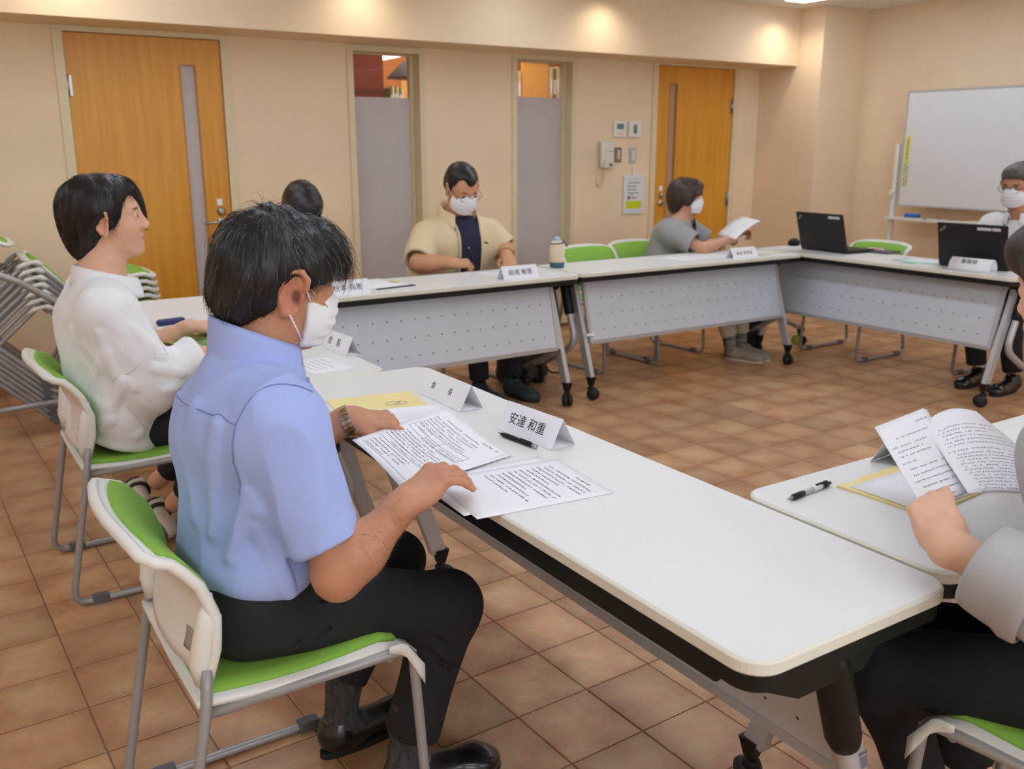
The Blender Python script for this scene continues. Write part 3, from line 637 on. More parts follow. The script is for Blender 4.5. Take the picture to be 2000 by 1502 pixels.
# ---------------------------------------------------------------- soft shapes: smooth unions of tapered limbs, meshed as one continuous surface
def V3(*a): return np.array(a, float)
def unit(v): v = np.asarray(v, float); return v/np.linalg.norm(v)
class Soft:
    def __init__(s): s.p = []; s.cuts = []
    def cone(s, a, b, ra, rb, k=.02, op='u', sq=None):
        s.p.append(('c', np.array(a, np.float32), np.array(b, np.float32), np.float32(ra), np.float32(rb), k, op, sq)); return s
    def chain(s, pts, rs, k=.012, op='u'):
        for i in range(len(pts)-1): s.cone(pts[i], pts[i+1], rs[i], rs[i+1], k, op)
        return s
    def ell(s, c, r, M=None, k=.02, op='u'):
        s.p.append(('e', np.array(c, np.float32), np.array(r, np.float32), np.eye(3, dtype=np.float32) if M is None else np.array(M, np.float32), None, k, op, None)); return s
    def box(s, c, h, M=None, r=.005, k=.01, op='u'):
        s.p.append(('b', np.array(c, np.float32), np.array(h, np.float32), np.eye(3, dtype=np.float32) if M is None else np.array(M, np.float32), np.float32(r), k, op, None)); return s
    def cut(s, pt, n, k=.0):        # keep the side that the normal points away from
        s.cuts.append((np.array(pt, float), unit(n), k)); return s
    @staticmethod
    def dist(q, P):
        t = q[0]
        if t == 'c':
            a, b, ra, rb, sq = q[1], q[2], q[3], q[4], q[7]
            d = b-a; pa = P-a
            if sq is not None:   # stretch across an axis: (axis, factor>1 widens)
                ax, f = sq; ax = np.asarray(ax, np.float32); f = np.float32(1-1/f); c = pa@ax; pa = pa - (c*f)[:, None]*ax; d = d - ax*((d@ax)*f)
            h = pa@d; h *= np.float32(1/max(float(d@d), 1e-12)); np.clip(h, 0, 1, out=h)
            pa = pa - h[:, None]*d
            return np.sqrt(np.einsum('ij,ij->i', pa, pa)) - (ra + (rb-ra)*h)
        L = (P - q[1]) @ q[3].T
        if t == 'e':
            r = q[2]; A = L/r; k0 = np.sqrt(np.einsum('ij,ij->i', A, A)); A /= r; k1 = np.sqrt(np.einsum('ij,ij->i', A, A))
            return np.where(k0 < .05, -r.min(), k0*(k0-1)/np.maximum(k1, 1e-9))
        w = np.abs(L) - (q[2]-q[4]); m = np.maximum(w, 0)
        return np.sqrt(np.einsum('ij,ij->i', m, m)) + np.minimum(w.max(1), 0) - q[4]
    def eval(s, P, idx=None):
        P = np.asarray(P, np.float32); d = None
        for i in (range(len(s.p)) if idx is None else idx):
            q = s.p[i]; e = s.dist(q, P); k = np.float32(q[5])
            if q[6] == 'u':
                if d is None: d = e; continue
                h = np.maximum(k-np.abs(d-e), 0); d = np.minimum(d, e) - h*h*np.float32(.25/max(k, 1e-9))
            else:
                if d is None: continue
                h = np.maximum(k-np.abs(d+e), 0); d = np.maximum(d, -e) + h*h*np.float32(.25/max(k, 1e-9))
        if d is None: d = np.full(len(P), 1.)
        for pt, n, k in s.cuts:
            e = ((P-pt.astype(np.float32))@n.astype(np.float32))
            if k: h = np.maximum(k-np.abs(d-e), 0)/k; d = np.maximum(d, e) + h*h*k*.25
            else: d = np.maximum(d, e)
        return d
    def grad(s, P, e=.002):
        return np.stack([s.eval(P+np.eye(3)[i]*e) - s.eval(P-np.eye(3)[i]*e) for i in range(3)], 1)/(2*e)
    def snap(s, P, off=0., it=6):
        """move points onto the surface (offset off)"""
        P = np.array(P, float)
        for _ in range(it):
            g = s.grad(P); n = np.linalg.norm(g, axis=1)[:, None]; P = P - (s.eval(P)-off)[:, None]*g/np.maximum(n*n, .25)
        return P
    def bounds(s):
        lo = []; hi = []
        for q in s.p:
            if q[6] != 'u': continue
            if q[0] == 'c':
                r = max(q[3], q[4])*(q[7][1] if q[7] else 1); lo.append(np.minimum(q[1], q[2])-r); hi.append(np.maximum(q[1], q[2])+r)
            else: r = np.linalg.norm(q[2]) if q[0] == 'b' else q[2].max(); lo.append(q[1]-r); hi.append(q[1]+r)
        return np.min(lo, 0)-.02, np.max(hi, 0)+.02
    def mesh(s, h, smooth=1, B=12):
        lo, hi = s.bounds(); bs = h*B
        nb = np.ceil((hi-lo)/bs).astype(int); G = np.stack(np.meshgrid(*[np.arange(n) for n in nb], indexing='ij'), -1).reshape(-1, 3)
        ctr = lo + (G+.5)*bs; rad = bs*.5*1.75
        ctr = ctr.astype(np.float32); D = np.stack([s.dist(q, ctr) for q in s.p], 1); uni = np.array([q[6] == 'u' for q in s.p]); ks = np.array([q[5] for q in s.p])
        dm = np.where(uni, D, 9).min(1); act = np.abs(s.eval(ctr)) < rad*1.5
        act &= dm < rad*1.5
        loc = np.stack(np.meshgrid(*[np.arange(B+1)]*3, indexing='ij'), -1).reshape(-1, 3)
        dims = nb*B+2; stride = np.array([dims[1]*dims[2], dims[2], 1])
        ids = []; pos = []; quads = []
        corner = np.array([[i, j, k] for i in (0, 1) for j in (0, 1) for k in (0, 1)])
        edges = [(a, b) for a in range(8) for b in range(a+1, 8) if np.abs(corner[a]-corner[b]).sum() == 1]
        for bi in np.nonzero(act)[0]:
            keep = [i for i in range(len(s.p)) if D[bi, i] < dm[bi] + 2.1*rad + ks[i]]
            base = G[bi]*B
            F = s.eval(lo + (base+loc)*h, keep).reshape(B+1, B+1, B+1); I = F < 0
            if I.all() or not I.any(): continue
            c = np.stack([I[i:B+i, j:B+j, k:B+k] for i, j, k in corner], -1); sm = c.sum(-1); ci = np.argwhere((sm > 0) & (sm < 8))
            if len(ci):
                fv = np.stack([F[ci[:, 0]+i, ci[:, 1]+j, ci[:, 2]+k] for i, j, k in corner], 1)
                acc = np.zeros((len(ci), 3)); cnt = np.zeros(len(ci))
                for a, b in edges:
                    m = (fv[:, a] < 0) != (fv[:, b] < 0); t = np.where(m, fv[:, a]/np.where(m, fv[:, a]-fv[:, b], 1), 0)
                    acc += m[:, None]*(corner[a] + t[:, None]*(corner[b]-corner[a])); cnt += m
                ids.append((base+ci+1)@stride); pos.append(lo + (base + ci + acc/cnt[:, None])*h)
            for ax in range(3):
                u, v = (ax+1) % 3, (ax+2) % 3
                sl0 = [slice(0, B)]*3; sl1 = [slice(0, B)]*3; sl1[ax] = slice(1, B+1)
                A_, B_ = I[tuple(sl0)], I[tuple(sl1)]; e = np.argwhere(A_ != B_)
                if not len(e): continue
                flip = A_[e[:, 0], e[:, 1], e[:, 2]]
                g = base + e + 1; eu = np.eye(3, dtype=int)[u]; ev = np.eye(3, dtype=int)[v]
                q = np.stack([(g-eu-ev)@stride, (g-ev)@stride, g@stride, (g-eu)@stride], 1)
                q[~flip] = q[~flip][:, ::-1]; quads.append(q)
        ids = np.concatenate(ids); pos = np.concatenate(pos); quads = np.concatenate(quads)
        o = np.argsort(ids); ids = ids[o]; pos = pos[o]
        k = np.clip(np.searchsorted(ids, quads), 0, len(ids)-1); ok = (ids[k] == quads).all(1); F = k[ok]
        for _ in range(smooth):
            acc = np.zeros_like(pos); cnt = np.zeros(len(pos))
            for a, b in ((0, 1), (1, 2), (2, 3), (3, 0)):
                np.add.at(acc, F[:, a], pos[F[:, b]]); np.add.at(cnt, F[:, a], 1); np.add.at(acc, F[:, b], pos[F[:, a]]); np.add.at(cnt, F[:, b], 1)
            pos = pos + .5*(acc/np.maximum(cnt, 1)[:, None] - pos)*(cnt > 0)[:, None]
        return pos, F
def normals(P, F):
    n = np.cross(P[F[:, 2]]-P[F[:, 0]], P[F[:, 3]]-P[F[:, 1]]); N = np.zeros_like(P)
    for a in range(4): np.add.at(N, F[:, a], n)
    return N/np.maximum(np.linalg.norm(N, axis=1), 1e-12)[:, None]
def waves(P, seed, scale, n=10, stretch=(1, 1, 1)):
    r = np.random.RandomState(seed); d = r.randn(n, 3); d /= np.linalg.norm(d, axis=1)[:, None]
    f = scale*(.6+1.2*r.rand(n)); ph = r.rand(n)*6.28; Q = P*np.array(stretch)
    return np.sin(Q@(d*f[:, None]).T + ph).sum(1)/math.sqrt(n)
def ridged(P, seed, scale, stretch=(1, 1, 1)):
    return 1-2*np.abs(np.tanh(waves(P, seed, scale, 8, stretch)*1.2))
def folds(P, seed, scale, long=.22):
    """cloth folds: soft ridges that run a long way in a few slanting directions"""
    r = np.random.RandomState(seed); out = 0.
    for k in range(3):
        z = unit(V3(r.randn()*.5, r.randn()*.5, 1.)); x = unit(np.cross(z, r.randn(3))); y = np.cross(z, x); Q = (P@np.stack([x, y, z]).T)*np.array((1, 1, long))
        w = waves(Q, seed*7+k, scale*(1+.5*k), 7); out = out + (1-np.sqrt(w*w + .04))*(1/(1+.4*k))
    return out/2.
def soft_obj(name, pos, F, material, parent, base, colf=None):
    me = bpy.data.meshes.new(name); P = (pos - np.array(base)).astype(np.float32)
    me.vertices.add(len(P)); me.vertices.foreach_set('co', P.ravel())
    me.loops.add(F.size); me.loops.foreach_set('vertex_index', F.astype(np.int32).ravel())
    me.polygons.add(len(F)); me.polygons.foreach_set('loop_start', np.arange(0, F.size, 4, dtype=np.int32)); me.polygons.foreach_set('use_smooth', np.ones(len(F), bool))
    me.update(calc_edges=True); me.validate()
    if colf is not None:
        ca = me.color_attributes.new('Col', 'FLOAT_COLOR', 'POINT'); c = np.ones((len(P), 4), np.float32); c[:, :3] = colf(pos); ca.data.foreach_set('color', c.ravel())
    return link(name, me, material, parent)

class Frame:
    """head or hand frame: local x forward, y left, z up"""
    def __init__(s, o, fwd, up):
        s.o = np.array(o, float); s.x = unit(fwd); u = np.asarray(up, float); s.z = unit(u - s.x*(u@s.x)); s.y = np.cross(s.z, s.x); s.M = np.stack([s.x, s.y, s.z])
    def __call__(s, x, y, z): return s.o + s.x*x + s.y*y + s.z*z
    def local(s, P): return (P-s.o)@s.M.T
    def pts(s, L): return [s(*p) for p in L]
def rot_in(F, axis, ang):
    """rotation of frame axes about one of its own axes"""
    a = {'x': F.x, 'y': F.y, 'z': F.z}[axis]; m = np.array(Matrix.Rotation(ang, 3, Vector(a)))
    G = Frame(F.o, m@F.x, m@F.z); return G

def head_soft(S, H, sc=1., ears=True, eyes=True, wide=1., nose=1., jaw=1., lips=True, es=1.):
    def E(c, r, k=.02, op='u', M=None): S.ell(H(c[0]*sc, c[1]*sc*wide, c[2]*sc), (r[0]*sc, r[1]*sc*wide, r[2]*sc), H.M if M is None else M, k*sc, op)
    def Cn(a, b, ra, rb, k=.01, op='u'): S.cone(H(*[v*sc for v in a]), H(*[v*sc for v in b]), ra*sc, rb*sc, k*sc, op)
    E((-.014, 0, .034), (.098, .075, .086))
    E((.028, 0, -.028), (.064, .062, .086), .03)
    E((.036, 0, -.080*jaw), (.050, .050, .040), .03)
    E((.072, 0, -.100*jaw), (.022, .024, .018), .025)
    E((.070, 0, .024), (.022, .052, .018), .02)
    for y in (-1, 1):
        E((.058, y*.036, -.034), (.030, .025, .028), .025)
        E((.100, y*.031, .004), (.016, .019, .011), .014, 's')
        if eyes: E((.0815, y*.031, .0015), (.0135, .0155, .0125), .004)
        if eyes: E((.097, y*.032, .001), (.010, .0125, .0042), .003, 's')
        E((.100*nose, y*.010, -.034), (.010, .0075, .0075), .006)
    Cn((.088, 0, .012), (.1085*nose, 0, -.027), .0085, .0105, .014)
    if lips:
        E((.0905, 0, -.0595), (.0125, .022, .0066), .007); E((.0885, 0, -.0715), (.0125, .019, .0074), .007)
        E((.104, 0, -.0652), (.008, .024, .0016), .003, 's')
    if ears:
        for y in (-1, 1):
            o = H(-.004*sc, y*.073*sc*wide, -.006*sc)
            e = Frame(o, unit(H.x*.94 + H.y*y*.42 - H.z*.12), H.z*1. - H.x*.42)
            q = [(.016, .012), (.014, .027), (.002, .036), (-.014, .032), (-.022, .016), (-.021, -.002), (-.014, -.018), (-.004, -.030), (.006, -.033), (.011, -.024)]
            ey = e.y*y*0
            S.chain([e.o + e.x*a*sc*es + e.z*b*sc*es + H.y*y*(.012 if i in (3, 4, 5, 6) else .008)*sc for i, (a, b) in enumerate(q)], [.0052*sc]*6 + [.0055*sc, .0065*sc, .007*sc, .005*sc], .004*sc)
            S.ell(e.o + H.y*y*.003*sc, (.020*sc*es, .0055*sc, .030*sc*es), e.M, .006*sc)
            S.ell(e.o + e.x*.006*sc - e.z*.004*sc + H.y*y*.011*sc, (.011*sc, .007*sc, .015*sc), e.M, .004*sc, 's')
            S.ell(e.o + e.x*.014*sc - e.z*.005*sc + H.y*y*.004*sc, (.004*sc, .005*sc, .007*sc), e.M, .004*sc)
    return S
def neck_soft(S, H, base, r0=.054, r1=.062, sc=1.):
    S.cone(H(-.020*sc, 0, -.045*sc), base, r0*sc, r1*sc, .03); return S
def hand_soft(S, W, side, curl, spread=(.10, .02, -.06, -.16), thumb=None, sc=1., thick=1.):
    """W: wrist frame (x to the fingers, z out of the back of the hand, y = thumb side for side=+1). curl: per finger (mcp, pip, dip) in degrees"""
    def Wp(x, y, z): return W(x*sc, y*side*sc, z*sc)
    S.cone(Wp(-.02, 0, 0), Wp(.02, 0, 0), .0235*sc*thick, .022*sc*thick, .015, sq=(W.y, 1.25))
    S.box(Wp(.048, .001, -.001), (.040*sc, .036*sc, .0125*sc*thick), W.M, .0115*sc, .014)
    S.ell(Wp(.032, .024, -.010), (.030*sc, .016*sc, .014*sc), W.M, .012)
    S.ell(Wp(.040, -.026, -.008), (.034*sc, .013*sc, .013*sc), W.M, .012)
    ys = (.0285, .0095, -.0095, -.0275); xs = (.086, .090, .086, .078)
    ln = ((.042, .025, .021), (.046, .029, .022), (.042, .027, .021), (.033, .021, .019)); rd = (.0088, .0092, .0086, .0076)
    tips = []
    for i in range(4):
        p = Wp(xs[i], ys[i], .001); ang = 0.; pts = [Wp(xs[i]-.028, ys[i]*.85, .001), p]; f = unit(W.x*math.cos(spread[i]) + W.y*side*math.sin(spread[i]))
        for j in range(3):
            ang += R(curl[i][j]); d = f*math.cos(ang) - W.z*math.sin(ang); p = p + d*ln[i][j]*sc; pts.append(p)
        r = rd[i]*sc*thick
        S.chain(pts, [r*1.05, r*1.12, r*1.0, r*.92, r*.80], .006)
        S.ell(pts[1] + W.z*.003*sc, (.010*sc, .009*sc, .008*sc), W.M, .008)
        tips.append((pts[-1], pts[-2]))
    th = thumb or [(.016, .026, -.010), (.044, .050, -.016), (.072, .060, -.020), (.096, .064, -.022)]
    S.chain([Wp(*q) for q in th], [.0145*sc, .0118*sc, .0105*sc, .0088*sc], .010)
    tips.append((Wp(*th[-1]), Wp(*th[-2])))
    return tips
SKIN = {}
def skin_mat(name, rgb):
    return mat('skin_'+name, rgb, .48, attr=True, var=.05, vscale=45, bump=.10, bscale=420, sss=.12, spec=.4)
def skin_col(rgb, spots):
    base = np.array(lin(rgb))
    def f(P):
        c = np.tile(base, (len(P), 1))
        for ctr, rad, M, colr, st in spots:
            L = (P-np.array(ctr)); L = L@np.array(M).T if M is not None else L
            w = np.clip(1.25 - np.sqrt(((L/np.array(rad))**2).sum(1)), 0, .6)/.6*st
            c = c*(1-w[:, None]) + np.array(lin(colr))*w[:, None]
        return c
    return f
def strands(name, lines, material, parent, base, r=.0006, n=5):
    """thin tapered hair tubes (three sided) along polylines, built in one go"""
    out_v = []; out_f = []; o = 0
    groups = {}
    for pts in lines: groups.setdefault(len(pts), []).append(pts)
    for k, g in groups.items():
        A = np.array(g, float) - np.array(base); m = len(A)
        T = np.empty_like(A); T[:, 1:-1] = A[:, 2:]-A[:, :-2]; T[:, 0] = A[:, 1]-A[:, 0]; T[:, -1] = A[:, -1]-A[:, -2]; T /= np.linalg.norm(T, axis=2, keepdims=True)+1e-12
        u = np.cross(T, np.array((.31, .52, .79))); u /= np.linalg.norm(u, axis=2, keepdims=True)+1e-12; v = np.cross(T, u)
        rad = (r*(1-.75*np.arange(k)/(k-1)))[None, :, None]
        ring = np.stack([A + rad*(u*math.cos(a) + v*math.sin(a)) for a in (0, 2.094, 4.189)], 2)   # m,k,3,3
        out_v.append(ring.reshape(-1, 3)); idx = np.arange(m*k*3).reshape(m, k, 3) + o; o += m*k*3
        for c in range(3): out_f.append(np.stack([idx[:, :-1, c], idx[:, :-1, (c+1) % 3], idx[:, 1:, (c+1) % 3], idx[:, 1:, c]], -1).reshape(-1, 4))
    ob = soft_obj(name, np.concatenate(out_v), np.concatenate(out_f), material, parent, (0, 0, 0)); ob['kind'] = 'stuff'; return ob
def eye_parts(parent, base, H, sc=1., wide=1., look=(0, 0)):
    for y in (-1, 1):
        c = H(.0775*sc, y*.031*sc*wide, .0012*sc)
        mb = MB(); mb.sphere((0, 0, 0), .0138*sc, 16, 10, m=Matrix.Translation(Vector(c - np.array(base))))
        e = mb.build('eye', mat('eye_white', (226, 220, 214), .25), parent)
        d = unit(H.x + H.y*look[0] + H.z*look[1]); m = Matrix.Translation(Vector(c + d*.0118*sc - np.array(base))) @ Vector((0, 0, 1)).rotation_difference(Vector(d)).to_matrix().to_4x4()
        mb = MB(); mb.lathe([(.0066*sc, 0), (.0058*sc, .0018*sc), (.003*sc, .0028*sc), (.0005, .0029*sc)], 14, m=m); mb.build('iris', mat('iris_dark', (38, 26, 20), .15), parent)
def nails(parent, base, tips, W, side_mat, sc=1.):
    for k, (t, q) in enumerate(tips):
        d = unit(t-q); up = W.z - d*(W.z@d)
        if np.linalg.norm(up) < .2: up = W.y - d*(W.y@d)
        up = unit(up)
        if k == 4: up = unit(W.z*.55 + W.y*.5 - d*((W.z*.55+W.y*.5)@d))
        f = Frame(t + up*.0050*sc + d*.001, d, up)
        mb = MB(); mb.surf(lambda u, v: f((u-.5)*.011*sc, (v-.5)*.0095*sc, .0016*sc*(1-(2*v-1)**2)), 3, 4, .0008)
        mb.build('fingernail', side_mat, parent, base=base)

# ---------------------------------------------------------------- people
def ypr(o, yaw, pitch, roll):
    x = V3(math.cos(yaw)*math.cos(pitch), math.sin(yaw)*math.cos(pitch), -math.sin(pitch)); y = V3(-math.sin(yaw), math.cos(yaw), 0); z = np.cross(x, y)
    return Frame(o, x, -y*math.sin(roll) + z*math.cos(roll))
def shoe(parent, base, heel, toe, m_up, m_sole, sc=1., low=True, h=.004):
    """a shoe from heel to toe point on the floor: sole and upper"""
    heel = np.array(heel, float); toe = np.array(toe, float); f = Frame(heel, toe-heel, (0, 0, 1)); L = np.linalg.norm(toe-heel)
    S = Soft(); S.ell(f(.20*L, 0, .045), (.055, .038*sc, .045), f.M, .03); S.cone(f(.22*L, 0, .045), f(.80*L, .004, .030), .040*sc, .034*sc, .03, sq=(f.y, 1.1)); S.ell(f(.84*L, 0, .026), (.055, .046*sc, .032), f.M, .03)
    S.cone(f(.18*L, 0, .06), f(.20*L, 0, .088), .040*sc, .037*sc, .02)
    S.ell(f(.20*L, 0, .10), (.034, .030, .03), f.M, .01, 's'); S.cut((heel[0], heel[1], .012 + heel[2]), (0, 0, -1))
    P, F = S.mesh(h, 2); up = soft_obj('shoe', P, F, m_up, parent, base)
    ol = []
    for k in range(28):
        a = 2*math.pi*k/28; x = .52*L + .53*L*math.cos(a); wd = (.040 + .008*math.cos(a+.2))*sc; ol.append(f(x, wd*math.sin(a)*abs(math.sin(a))**-.25 if abs(math.sin(a)) > .02 else 0, 0))
    mb = MB(); mb.loft([[tuple(p + V3(0, 0, z)) for p in ol] for z in (.0005, .016)], smooth=False); mb.build('sole', m_sole, up, base=base)
    return up
def collar(parent, base, S, ring, h, m, open_front, H=.035, flare=.012, name='collar'):
    """standing, folded collar band following ring points (list of world points, around the neck)"""
    up = V3(0, 0, 1); c = np.mean(ring, 0); n = len(ring)
    def fn(u, v):
        i = u*(n-1); k = min(int(i), n-2); p = ring[k]*(1-(i-k)) + ring[k+1]*(i-k); o = p-c; o[2] = 0; o = unit(o)
        return tuple(p + up*h*math.sin(v*math.pi)*(.95 if v < .5 else 1.) - up*(H*max(0, v-.5)*.9) + o*(flare*v*2.2))
    mb = MB(); mb.surf(fn, 36, 10, .004); return mb.build(name, m, parent, base=base)

# ---- the man in the blue shirt
def man_in_blue():
    B = (.46, 1.72, 0)
    p = thing('person', 'seated person in a light blue short-sleeved shirt and black trousers leafing through papers', 'person', B)
    H = ypr((.580, 1.710, 1.140), .04, .23, .10); sc = 1.03
    nb = V3(.520, 1.715, .985)
    Rsh, Rel, Rwr = V3(.515, 1.555, .915), V3(.575, 1.470, .634), V3(.706, 1.452, .752)
    Lsh, Lel, Lwr = V3(.545, 1.885, .925), V3(.640, 1.955, .715), V3(.792, 1.892, .788)
    # skin: head, neck, arms and hands, one surface
    S = Soft(); head_soft(S, H, sc, es=1.22); neck_soft(S, H, nb, .056, .064, sc)
    S.ell((.49, 1.72, .86), (.085, .14, .12), None, .05); S.cone((.48, 1.72, .60), (.49, 1.72, .85), .09, .10, .05, sq=((0, 1, 0), 1.35))
    S.cone(nb - V3(0, 0, .05), Rsh, .04, .045, .03); S.cone(nb - V3(0, 0, .05), Lsh, .04, .045, .03)
    S.cone(Rsh, Rel + (Rsh-Rel)*.05, .050, .041, .03); S.ell(Rel + V3(-.004, 0, -.012), (.034, .036, .034), None, .03)
    f1 = Rel + (Rwr-Rel)*.30
    S.cone(Rel, f1, .041, .0445, .03); S.cone(f1, Rwr, .0445, .028, .03)
    S.cone(Lsh, Lel, .050, .041, .03); f2 = Lel + (Lwr-Lel)*.3; S.cone(Lel, f2, .041, .044, .03); S.cone(f2, Lwr, .044, .0285, .03)
    kn = V3(.786, 1.467, .787)
    W = Frame(Rwr, kn-Rwr, (-.25, -.15, 1)); 
    tR = hand_soft(S, W, 1, [(34, 22, 12), (36, 24, 12), (38, 24, 12), (34, 22, 10)], (.13, .03, -.08, -.20), [(.016, .026, -.012), (.042, .044, -.026), (.068, .046, -.040), (.092, .040, -.050)], 1.0, 1.08)
    W2 = Frame(Lwr, (.93, -.30, -.12), (.1, -.22, 1))
    tL = hand_soft(S, W2, -1, [(30, 38, 22), (48, 42, 24), (52, 45, 25), (52, 45, 25)], (.10, .04, -.02, -.08), [(.014, .026, -.012), (.040, .046, -.022), (.070, .050, -.026), (.096, .042, -.030)], 1.0, 1.08)
    P, F = S.mesh(.0038, 1)
    rgb = (196, 140, 108)
    spots = [(kn, (.03, .05, .03), None, (192, 126, 100), .35), (H(-.004, -.08, -.006), (.03, .03, .04), None, (206, 130, 106), .6), (H(.004, -.080, -.010), (.010, .012, .016), None, (90, 44, 34), .8)]  # last spot: shade of the ear hollow, put into the skin colour
    spots += [(t, (.014,)*3, None, (206, 138, 116), .5) for t, _ in tR+tL]
    spots += [(H(.094, s*.033, .022), (.012, .02, .0045), H.M, (50, 36, 30), .8) for s in (-1, 1)]
    body = soft_obj('body', P, F, skin_mat('tan', rgb), p, B, skin_col(rgb, spots))
    m_nail = mat('nail', (222, 172, 152), .3, var=.03)
    nails(body, B, tR, W, m_nail); nails(body, B, tL, W2, m_nail)
    eye_parts(body, B, H, sc)
    # arm hair on the near forearm
    r = np.random.RandomState(2); hairs = []
    ax = unit(Rwr-Rel); 
    for k in range(360):
        t = r.uniform(.22, .98); a = r.uniform(-2.2, 1.0); c0 = Rel + (Rwr-Rel)*t
        u = unit(np.cross(ax, (0, 0, 1))); v = np.cross(u, ax); d = u*math.cos(a) + v*math.sin(a)
        hairs.append((c0 + d*.045, d, ax))
    q = S.snap(np.array([h[0] for h in hairs])); ln = []
    for (c0, d, a_), qq in zip(hairs, q):
        s = unit(a_*r.uniform(-.2, .5) + np.cross(a_, d)*r.uniform(.3, 1.) + d*.28)
        ln.append([qq, qq + s*.006, qq + s*.011 - d*.0015])
    strands('arm_hair', ln, mat('arm_hair', (150, 108, 82), .5), body, B, .00022)
    # shirt
    m_sh = mat('blue_oxford', (166, 184, 238), .85, var=.035, vscale=700, bump=.12, bscale=1500, sheen=.1)
    T = Soft()
    T.cone((.482, 1.72, .58), (.487, 1.72, .84), .112, .113, .05, sq=((0, 1, 0), 1.5))
    T.ell((.50, 1.72, .875), (.120, .185, .105), None, .06); T.ell((.49, 1.72, .615), (.125, .172, .10), None, .05)
    T.cone(V3(.505, 1.715, .965), Rsh + V3(0, .02, -.005), .068, .068, .05); T.cone(V3(.505, 1.715, .965), Lsh + V3(0, -.02, -.005), .068, .068, .05)
    ad = unit(Rel-Rsh); hem = Rsh + (Rel-Rsh)*.80
    T.cone(Rsh + V3(0, .006, -.01), hem + ad*.05, .073, .0655, .05)
    ad2 = unit(Lel-Lsh); hem2 = Lsh + (Lel-Lsh)*.80; T.cone(Lsh, hem2 + ad2*.05, .072, .066, .05)
    T.ell((.60, 1.72, .80), (.03, .10, .14), None, .05)
    nfold = len(T.p)
    # folds: armpit, back pleats
    for a, b, rr in [((.445, 1.60, .90), (.400, 1.625, .70), .012), ((.40, 1.66, .93), (.372, 1.67, .72), .008), ((.395, 1.76, .93), (.368, 1.765, .70), .008), ((.47, 1.555, .80), (.43, 1.60, .66), .012), ((.52, 1.535, .80), (.545, 1.56, .66), .012), ((.49, 1.555, .74), (.50, 1.57, .60), .010)]:
        q = T.snap(np.array([a, b])); T.cone(q[0], q[1], rr, rr*.8, .022)
    T.box(hem + ad*.08, (.08, .073, .073), Frame(hem, ad, (0, 1, 0)).M, .004, .004, 's'); T.cone(hem - ad*.03, hem + ad*.03, .0535, .0545, .004, 's')
    T.box(hem2 + ad2*.08, (.08, .073, .073), Frame(hem2, ad2, (0, 1, 0)).M, .004, .004, 's'); T.cone(hem2 - ad2*.05, hem2 + ad2*.03, .058, .058, .004, 's')
    T.cut((.48, 1.72, .575), (-.1, 0, -1), .02)
    P, F = T.mesh(.0045, 1); N = normals(P, F)
    low = np.clip((.80-P[:, 2])/.2, 0, 1)
    P = P + N*(.0028*waves(P, 5, 28, 10, (1, 1, .35)) + .0035*low*waves(P, 9, 34, 8, (1, .7, 1.0)) + .0034*ridged(P, 3, 30, (1, 1, .35)) + .0045*np.clip((.47-P[:, 0])/.06, 0, 1)*np.clip((.93-P[:, 2])/.06, 0, 1)*ridged(P, 27, 34, (.6, 1, .22)) + .0030*folds(P, 6, 30))[:, None]
    sh = soft_obj('shirt', P, F, m_sh, p, B); PS, NS = P, normals(P, F)
    # collar, stand and points
    n = 26; ring = []
    for k in range(n):
        a = R(20 + 320*k/(n-1)); ring.append(V3(.528, 1.715, .993) + V3(.069*math.cos(a), .066*math.sin(a), .004 - .036*math.cos(a)))
    collar(sh, B, None, ring, .052, m_sh, True, .09, .010)
    # seams
    m_seam = mat('shirt_seam', (126, 136, 190), .8)
    def seam(pts, r=.0011, off=.0014):
        q = T.snap(np.array([tuple(x) for x in pts]), 0.)
        q = np.array([(lambda k: PS[k] + NS[k]*off)(int(((PS-v)**2).sum(1).argmin())) for v in q])
        
        for _ in range(5): q[1:-1] = (q[:-2] + 2*q[1:-1] + q[2:])/4
        MB().tube([tuple(v) for v in q], r, 5).build('seam', m_seam, sh, base=B)
    def lerpn(pts, n=14):
        out = []
        for a, b in zip(pts, pts[1:]):
            for k in range(n): out.append(tuple(np.array(a)*(1-k/n) + np.array(b)*k/n))
        return out + [tuple(pts[-1])]
    seam(lerpn([(.385, 1.84, .945), (.375, 1.72, .935), (.405, 1.60, .93), (.455, 1.55, .915)]))
    seam(lerpn([(.44, 1.55, .86), (.455, 1.55, .915), (.50, 1.545, .975), (.565, 1.545, .955)]))
    seam(lerpn([(.44, 1.55, .86), (.455, 1.56, .80)]))
    hm = []
    uu = unit(np.cross(ad, (0, 1, 0))); vv = np.cross(ad, uu)
    for k in range(25):
        a = 2*math.pi*k/24; hm.append(hem - ad*.026 + uu*.07*math.cos(a) + vv*.07*math.sin(a))
    seam([tuple(x) for x in hm], .0009)
    for k, (x, y, z) in enumerate(((.600, 1.668, .985), (.612, 1.672, .952), (.617, 1.70, .90))):
        MB().lathe([(.0055, 0), (.0055, .002), (.003, .0024)], 12, m=Matrix.Translation((x-B[0], y-B[1], z-B[2])) @ Matrix.Rotation(R(90), 4, 'Y')).build('button', m_white_p, sh)
    # trousers
    m_tr = mat('black_trousers', (30, 30, 33), .85, var=.1, vscale=30, bump=.06, bscale=500)
    Q = Soft()
    Q.ell((.462, 1.72, .535), (.116, .180, .095), None, .05); Q.cone((.47, 1.72, .56), (.475, 1.72, .60), .115, .112, .03, sq=((0, 1, 0), 1.5))
